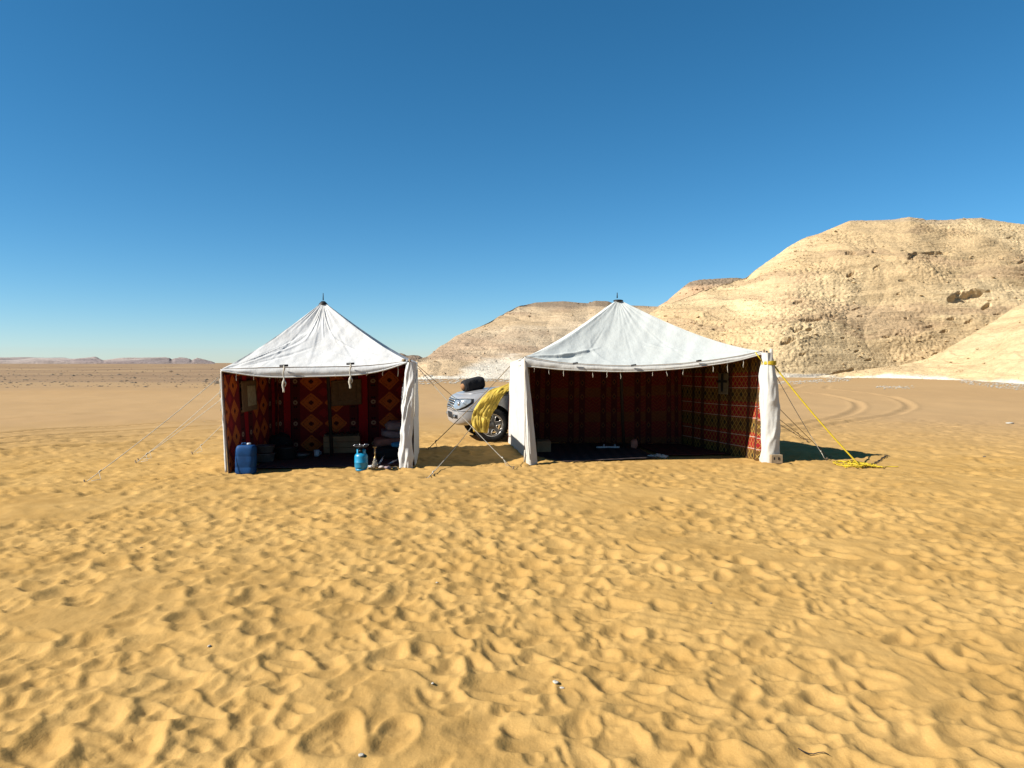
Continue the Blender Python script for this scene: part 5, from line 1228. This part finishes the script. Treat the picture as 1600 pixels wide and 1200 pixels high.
# wheels
def wheel(xx, s_):
    e_ = bpy.data.objects.new('wheel', None); e_.empty_display_size = 0.1; col.objects.link(e_); e_.parent = car; e_.location = (xx, -s_ * 0.80, 0.362)
    if s_ < 0: e_.rotation_euler = (0, 0, math.pi)
    RT, RR, hw = 0.365, 0.245, 0.115
    ty = MB(); n_ = 60; prof = [(RR, -hw * 0.9), (RR + 0.02, -hw), (RR + 0.06, -hw * 1.05), (RT - 0.02, -hw * 0.98), (RT - 0.003, -hw * 0.85), (RT, -hw * 0.5), (RT, hw * 0.5), (RT - 0.003, hw * 0.85), (RT - 0.02, hw * 0.98), (RR + 0.06, hw * 1.05), (RR, hw * 0.9)]
    for i_, (r_, z_) in enumerate(prof): pass
    ty.lathe(prof, (0, 0, 0), n_, 'Y', caps=False)
    for k_ in range(36):                                  # tread blocks
        t = 2 * math.pi * k_ / 36
        for yy in (-0.075, 0.0, 0.075): ty.box(((RT + 0.003) * math.cos(t + yy * 0.8), yy, (RT + 0.003) * math.sin(t + yy * 0.8)), (0.012, 0.055, 0.040), 0, 0, ry=-t - yy * 0.8)
    ty.build('tyre', M['tyre'], e_, shift=False)
    rm = MB().lathe([(RR, -hw * 0.92), (RR - 0.006, -hw * 0.92), (RR - 0.022, -hw * 0.75), (RR - 0.03, -hw * 0.3), (RR - 0.03, hw * 0.9)], (0, 0, 0), 48, 'Y', caps=False).build('rim', M['rimedge'], e_, shift=False)
    MB().lathe([(0.16, -0.02), (0.16, 0.0), (0.0, 0.0)], (0, 0, 0), 30, 'Y').build('brake_disc', M['iron'], e_, shift=False)
    MB().lathe([(0.0, -hw * 0.86), (0.05, -hw * 0.84), (0.085, -hw * 0.74), (0.09, -hw * 0.5), (0.0, -hw * 0.4)], (0, 0, 0), 30, 'Y').build('hub', M['rim'], e_, shift=False)
    for k_ in range(6):
        t = 2 * math.pi * k_ / 6 + 0.26
        for (r0, r1, w0, w1, y0, y1) in ((0.07, RR - 0.012, 0.038, 0.052, -hw * 0.76, -hw * 0.84),):
            c_, s__ = math.cos(t), math.sin(t)
            V_ = []
            for (r_, w_, y_) in ((r0, w0, y0), (lerp(r0, r1, 0.5), 0.030, lerp(y0, y1, 0.5)), (r1, w1, y1)):
                for dw in (-w_, w_):
                    for dy in (0, 0.035): V_.append((r_ * c_ - dw * s__, y_ + dy, r_ * s__ + dw * c_))
            F_ = []
            for i_ in range(2):
                b_ = i_ * 4; F_ += [(b_, b_ + 2, b_ + 6, b_ + 4), (b_ + 1, b_ + 5, b_ + 7, b_ + 3), (b_, b_ + 4, b_ + 5, b_ + 1), (b_ + 2, b_ + 3, b_ + 7, b_ + 6)]
            MB().add(V_, F_, False).build('spoke', M['rim'], e_, shift=False)
        t2 = t + math.pi / 6                               # bright edge round each opening
        lp = []
        for (r_, a_) in ((0.105, -0.12), (0.15, -0.27), (0.195, -0.34), (0.216, -0.20), (0.220, 0.0), (0.216, 0.20), (0.195, 0.34), (0.15, 0.27), (0.105, 0.12), (0.098, 0.0), (0.105, -0.12)):
            lp.append((r_ * math.cos(t2 + a_), -hw * (0.76 + 0.10 * (r_ - 0.09) / 0.13), r_ * math.sin(t2 + a_)))
        MB().tube(lp, 0.008, 6, False).build('opening_edge', M['rimedge'], rm, shift=False)
    return e_
for xx in (AX, AX + 2.78):
    for s_ in (1, -1): wheel(xx, s_)
car_M = Matrix.Translation(car.location) @ Matrix.Rotation(YAW, 4, 'Z')
W = lambda p: np.array(car_M @ Vector(p))
tr_ = thing('tow_rope', 'thin pale rope from the car bumper to a stake in the gap', 'rope', tuple(gpt(667, 751)))
guy(tr_, M['rope'], W((0.40, -0.90, 0.38)), gpt(667, 751), r=0.006)
# duffel bag on the bonnet
t_ = np.linspace(0, 1, 34)[:, None]; th = np.linspace(0, 2 * math.pi, 36, endpoint=False)[None]
r_ = np.interp(t_, [0, 0.015, 0.06, 0.15, 0.5, 0.85, 0.95, 0.985, 1], [0.002, 0.095, 0.125, 0.145, 0.155, 0.152, 0.135, 0.09, 0.002])
e_ = 2 / 2.6; cx_ = np.sign(np.cos(th)) * np.abs(np.cos(th)) ** e_; cz_ = np.sign(np.sin(th)) * np.abs(np.sin(th)) ** e_
d = 1 + 0.07 * fbm(np.cos(th) * 1.5 + 0 * t_, np.sin(th) * 1.5 + 0 * t_, t_ * 4, 77, 3) + 0.015 * np.sin(t_ * 60)
bag = thing('duffel_bag', 'black stuffed duffel bag with tan round end lying on the car bonnet', 'bag')
b0 = W((0.27, -0.22, 1.165)); b1 = W((0.76, -0.02, 1.262)); bag.location = tuple(lerp(b0, b1, 0.5) - (0, 0, 0.14))
ax = (b1 - b0) / np.linalg.norm(b1 - b0); sd_ = np.cross(ax, (0, 0, 1)); sd_ /= np.linalg.norm(sd_); up = np.cross(sd_, ax)
P = b0 + (b1 - b0) * t_[..., None] + (r_ * d * cx_)[..., None] * sd_ + (r_ * d * cz_ * 0.95)[..., None] * up
grid_obj('body', P, M['black'], bag, wrap=True)
m = MB(); q = [b0 - ax * 0.012 + (sd_ * math.cos(t) + up * math.sin(t)) * 0.068 for t in np.linspace(0, 2 * math.pi, 24, endpoint=False)]; q2 = [p + ax * 0.05 for p in q]
m.add(q + q2 + [b0 - ax * 0.022], [(k_, (k_ + 1) % 24, 24 + (k_ + 1) % 24, 24 + k_) for k_ in range(24)] + [((k_ + 1) % 24, k_, 48) for k_ in range(24)])
M['tan_cloth'] = plain('tan_cloth', (0.40, 0.20, 0.085), 0.9, var=0.2)
m.build('end_patch', M['tan_cloth'], bag)
# yellow tarpaulin draped over the bonnet side and hanging before the wheel
Lg = [(1.42, -0.40, 1.22), (1.15, -0.60, 1.165), (0.90, -0.80, 1.10), (0.74, -0.945, 1.00), (0.62, -0.985, 0.82), (0.53, -1.00, 0.66), (0.49, -1.02, 0.48), (0.53, -1.03, 0.24)]
Rg = [(1.55, -0.82, 1.25), (1.38, -0.90, 1.155), (1.20, -0.955, 1.06), (1.06, -0.985, 0.92), (0.97, -1.0, 0.76), (0.87, -1.01, 0.62), (0.80, -1.03, 0.44), (0.765, -1.04, 0.21)]
A_ = poly_pts([W((p[0] - 0.15 * min(1, (1.25 - p[2]) * 3), p[1], p[2])) for p in Lg], 70); B_ = poly_pts([W((p[0] - 0.08, p[1], p[2])) for p in Rg], 70); u_ = np.linspace(0, 1, 36)[None, :, None]
P = A_[:, None] * (1 - u_) + B_[:, None] * u_
N = normals(P); N *= -np.sign((N.reshape(-1, 3) * np.array((0, 1, -0.3))).sum())
T_ = np.linspace(0, 1, 70)[:, None]; U_ = u_[..., 0]
d = 0.026 * noise3(U_ * 2.2 + T_ * 2.5, T_ * 4.0, 0, 88) + 0.018 * fbm(U_ * 8, T_ * 7, 0, 89, 3) + 0.03 * np.sin(np.pi * U_) + 0.025
d = d + 0.012 * (1 - np.abs(noise3(U_ * 5.0 - T_ * 3.0, T_ * 5.0 + U_ * 2, 0, 97)) * 3) + 0.035 * sstep(0.62, 1.0, T_) * noise3(U_ * 3.2, T_ * 9.0, 0, 93) - 0.02 * np.exp(-((T_ - 0.78) / 0.03) ** 2)
P = P + N * d[..., None]
M['tarp'] = plain('yellow_tarpaulin', (0.66, 0.45, 0.06), 0.7, var=0.28, scale=5, bump=0.6, bscale=14, spec=0.3)
tp = grid_obj('yellow_tarpaulin', P, M['tarp'], thick=0.005); tag(tp, 'crumpled yellow tarpaulin draped over the side of the car bonnet', 'tarpaulin')

# ------------------------------------------------------------------ small stones and scraps on the sand
M['chalk'] = plain('white_chalk', (0.62, 0.56, 0.45), 0.95, var=0.15, bump=0.5, bscale=20)
M['stone'] = plain('grey_brown_stone', (0.20, 0.15, 0.10), 0.95, var=0.3, bump=0.5, bscale=30)
def stone(px, py, s_, mat, label, name='stone', cat='stone', flat=0.6, seed=None, Y=None):
    Y = Y or CAM_H * FPX / (py - 567.0); p = at(px, py, Y); z = gz(p[0], Y)
    s_ = s_ * (0.7 if Y < 9 else 1.0)
    m = MB().blob((p[0], Y, z + s_ * flat * 0.2), (s_ * 1.3, s_, s_ * flat), seed or int(px), 0.35, 14, 9, 2.4, px * 0.1); put(m, name, M[mat], label, cat, None)
stone(868, 1070, 0.020, 'chalk', 'larger white chip on the bare foreground sand, left of its pair', 'chalk_chip', 'chip', 0.3)
stone(878, 1074, 0.014, 'chalk', 'smaller white chip on the bare foreground sand, right of its pair', 'chalk_chip', 'chip', 0.3)
stone(565, 1197, 0.015, 'chalk', 'white chip at the bottom edge of the picture', 'chalk_chip', 'chip', 0.5)
stone(676, 1075, 0.010, 'chalk', 'tiny pale chip in the foreground left of centre', 'chalk_chip', 'chip', 0.5)
stone(327, 1017, 0.012, 'chalk', 'small pale stone on the sand lower left', 'stone', 'stone', 0.7)
stone(14, 1076, 0.012, 'stone', 'dark pebble at the left edge of the foreground')
stone(221, 856, 0.014, 'stone', 'dark pebble on the sand below the left guy ropes')
stone(931, 874, 0.010, 'stone', 'tiny dark pebble on the sand before the right tent')
stone(1111, 948, 0.011, 'stone', 'small dark pebble on the sand right of centre')
stone(683, 911, 0.012, 'chalk', 'small pale pebble on the sand in the middle')
stone(1538, 716, 0.02, 'stone', 'dark pebble on the sand at far right beside nothing else')
stone(1578, 660, 0.10, 'chalk', 'flat white stone on the smooth sand at the right edge', 'stone', 'stone', 0.25)
for i_, (px, py, s_) in enumerate(((1386, 605, 0.20), (1398, 604.5, 0.16), (1407, 605.5, 0.22), (1415, 606, 0.12))):
    stone(px, py, s_, 'chalk', ('flat white rock %s of the white patch on the smooth sand' % ('first', 'second', 'third', 'fourth')[i_]) + ' from the left', 'chalk_rock', 'rock', 0.10)
stone(1436, 589.5, 0.75, 'chalk', 'low white boulder at the foot of the tall hill', 'chalk_boulder', 'boulder', 0.4)
tw = [at(1247 + 8 * i, 1177 + 2.0 * i + 2 * math.sin(i * 1.7), CAM_H * FPX / (1177 + 2.0 * i - 567)) for i in range(7)]
m = MB().tube([(p[0], p[1], gz(p[0], p[1]) + 0.012) for p in tw], [0.002, 0.003, 0.0025, 0.0025, 0.002, 0.002, 0.001], 6); put(m, 'twig', M['darkwood'], 'thin dark twig on the sand at the lower right', 'twig')
# white chalk grit washed out from the foot of the hills
rg = np.random.default_rng(77); V_ = []; F_ = []
oct_ = np.array([(1,0,0),(-1,0,0),(0,1,0),(0,-1,0),(0,0,1),(0,0,-1)], float); of = [(0,2,4),(2,1,4),(1,3,4),(3,0,4),(2,0,5),(1,2,5),(3,1,5),(0,3,5)]
def grit(n, pxa, pxb, pya, pyb, smin, smax, bias=2.0):
    for _ in range(n):
        px = rg.uniform(pxa, pxb); f = rg.random() ** bias; py = np.interp((px - pxa) / (pxb - pxa), [0, 1], pya) + f * np.interp((px - pxa) / (pxb - pxa), [0, 1], pyb)
        Y_ = CAM_H * FPX / (py - 567.0); x_ = (px - 800) / FPX * Y_
        s_ = rg.uniform(smin, smax); q = oct_ * rg.uniform(0.6, 1.3, (6, 1)) * s_ * np.array((1.3, 1.2, 0.35)) + np.array((x_, Y_, gz(x_, Y_) + 0.02)); b_ = len(V_)
        V_.extend(q); F_.extend([tuple(b_ + c for c in f_) for f_ in of])
grit(700, 1500, 1640, (594, 603), (5, 14), 0.03, 0.10)
grit(500, 650, 800, (590, 593), (10, 4), 0.04, 0.15)
grit(260, 1215, 1330, (594, 591), (6, 3), 0.04, 0.13)
grit(60, 1370, 1430, (602, 602), (6, 6), 0.03, 0.09, 1.0)
me_ = mesh_arrays('chalk_grit', np.array(V_), None, np.array(F_)); me_.polygons.foreach_set('use_smooth', np.zeros(len(F_), dtype=bool))
tag(link('chalk_grit', me_, M['chalk']), 'white chalk grit scattered on the sand at the foot of the hills', 'grit', kind='stuff')
# dark stones strewn over the far plain
V_ = []; F_ = []
for _ in range(900):
    px = rg.uniform(-80, 350); py = 571 + 34 * rg.random() ** 1.5; Y_ = CAM_H * FPX / (py - 567.0); x_ = (px - 800) / FPX * Y_
    s_ = rg.uniform(0.04, 0.11) * (1 + 2 * rg.random() ** 8) * min(1.0, Y_ / 120.0 + 0.2); r__ = math.hypot(x_, Y_); i_ = int(np.clip(np.searchsorted(RAD, r__), 1, NR - 1)); j_ = int(np.clip(round((math.degrees(math.atan2(x_, Y_)) + TH_MAX) / TH_STEP), 0, NF - 1))
    q = oct_ * rg.uniform(0.6, 1.3, (6, 1)) * s_ * np.array((1.6, 1.2, 0.6)) + np.array((x_, Y_, GZ[i_, j_] + 0.1 * s_)); b_ = len(V_)
    V_.extend(q); F_.extend([tuple(b_ + c for c in f_) for f_ in of])
me_ = mesh_arrays('plain_stones', np.array(V_), None, np.array(F_)); me_.polygons.foreach_set('use_smooth', np.zeros(len(F_), dtype=bool))
tag(link('plain_stones', me_, M['stone']), 'dark stones strewn over the far brown plain', 'stones', kind='stuff')
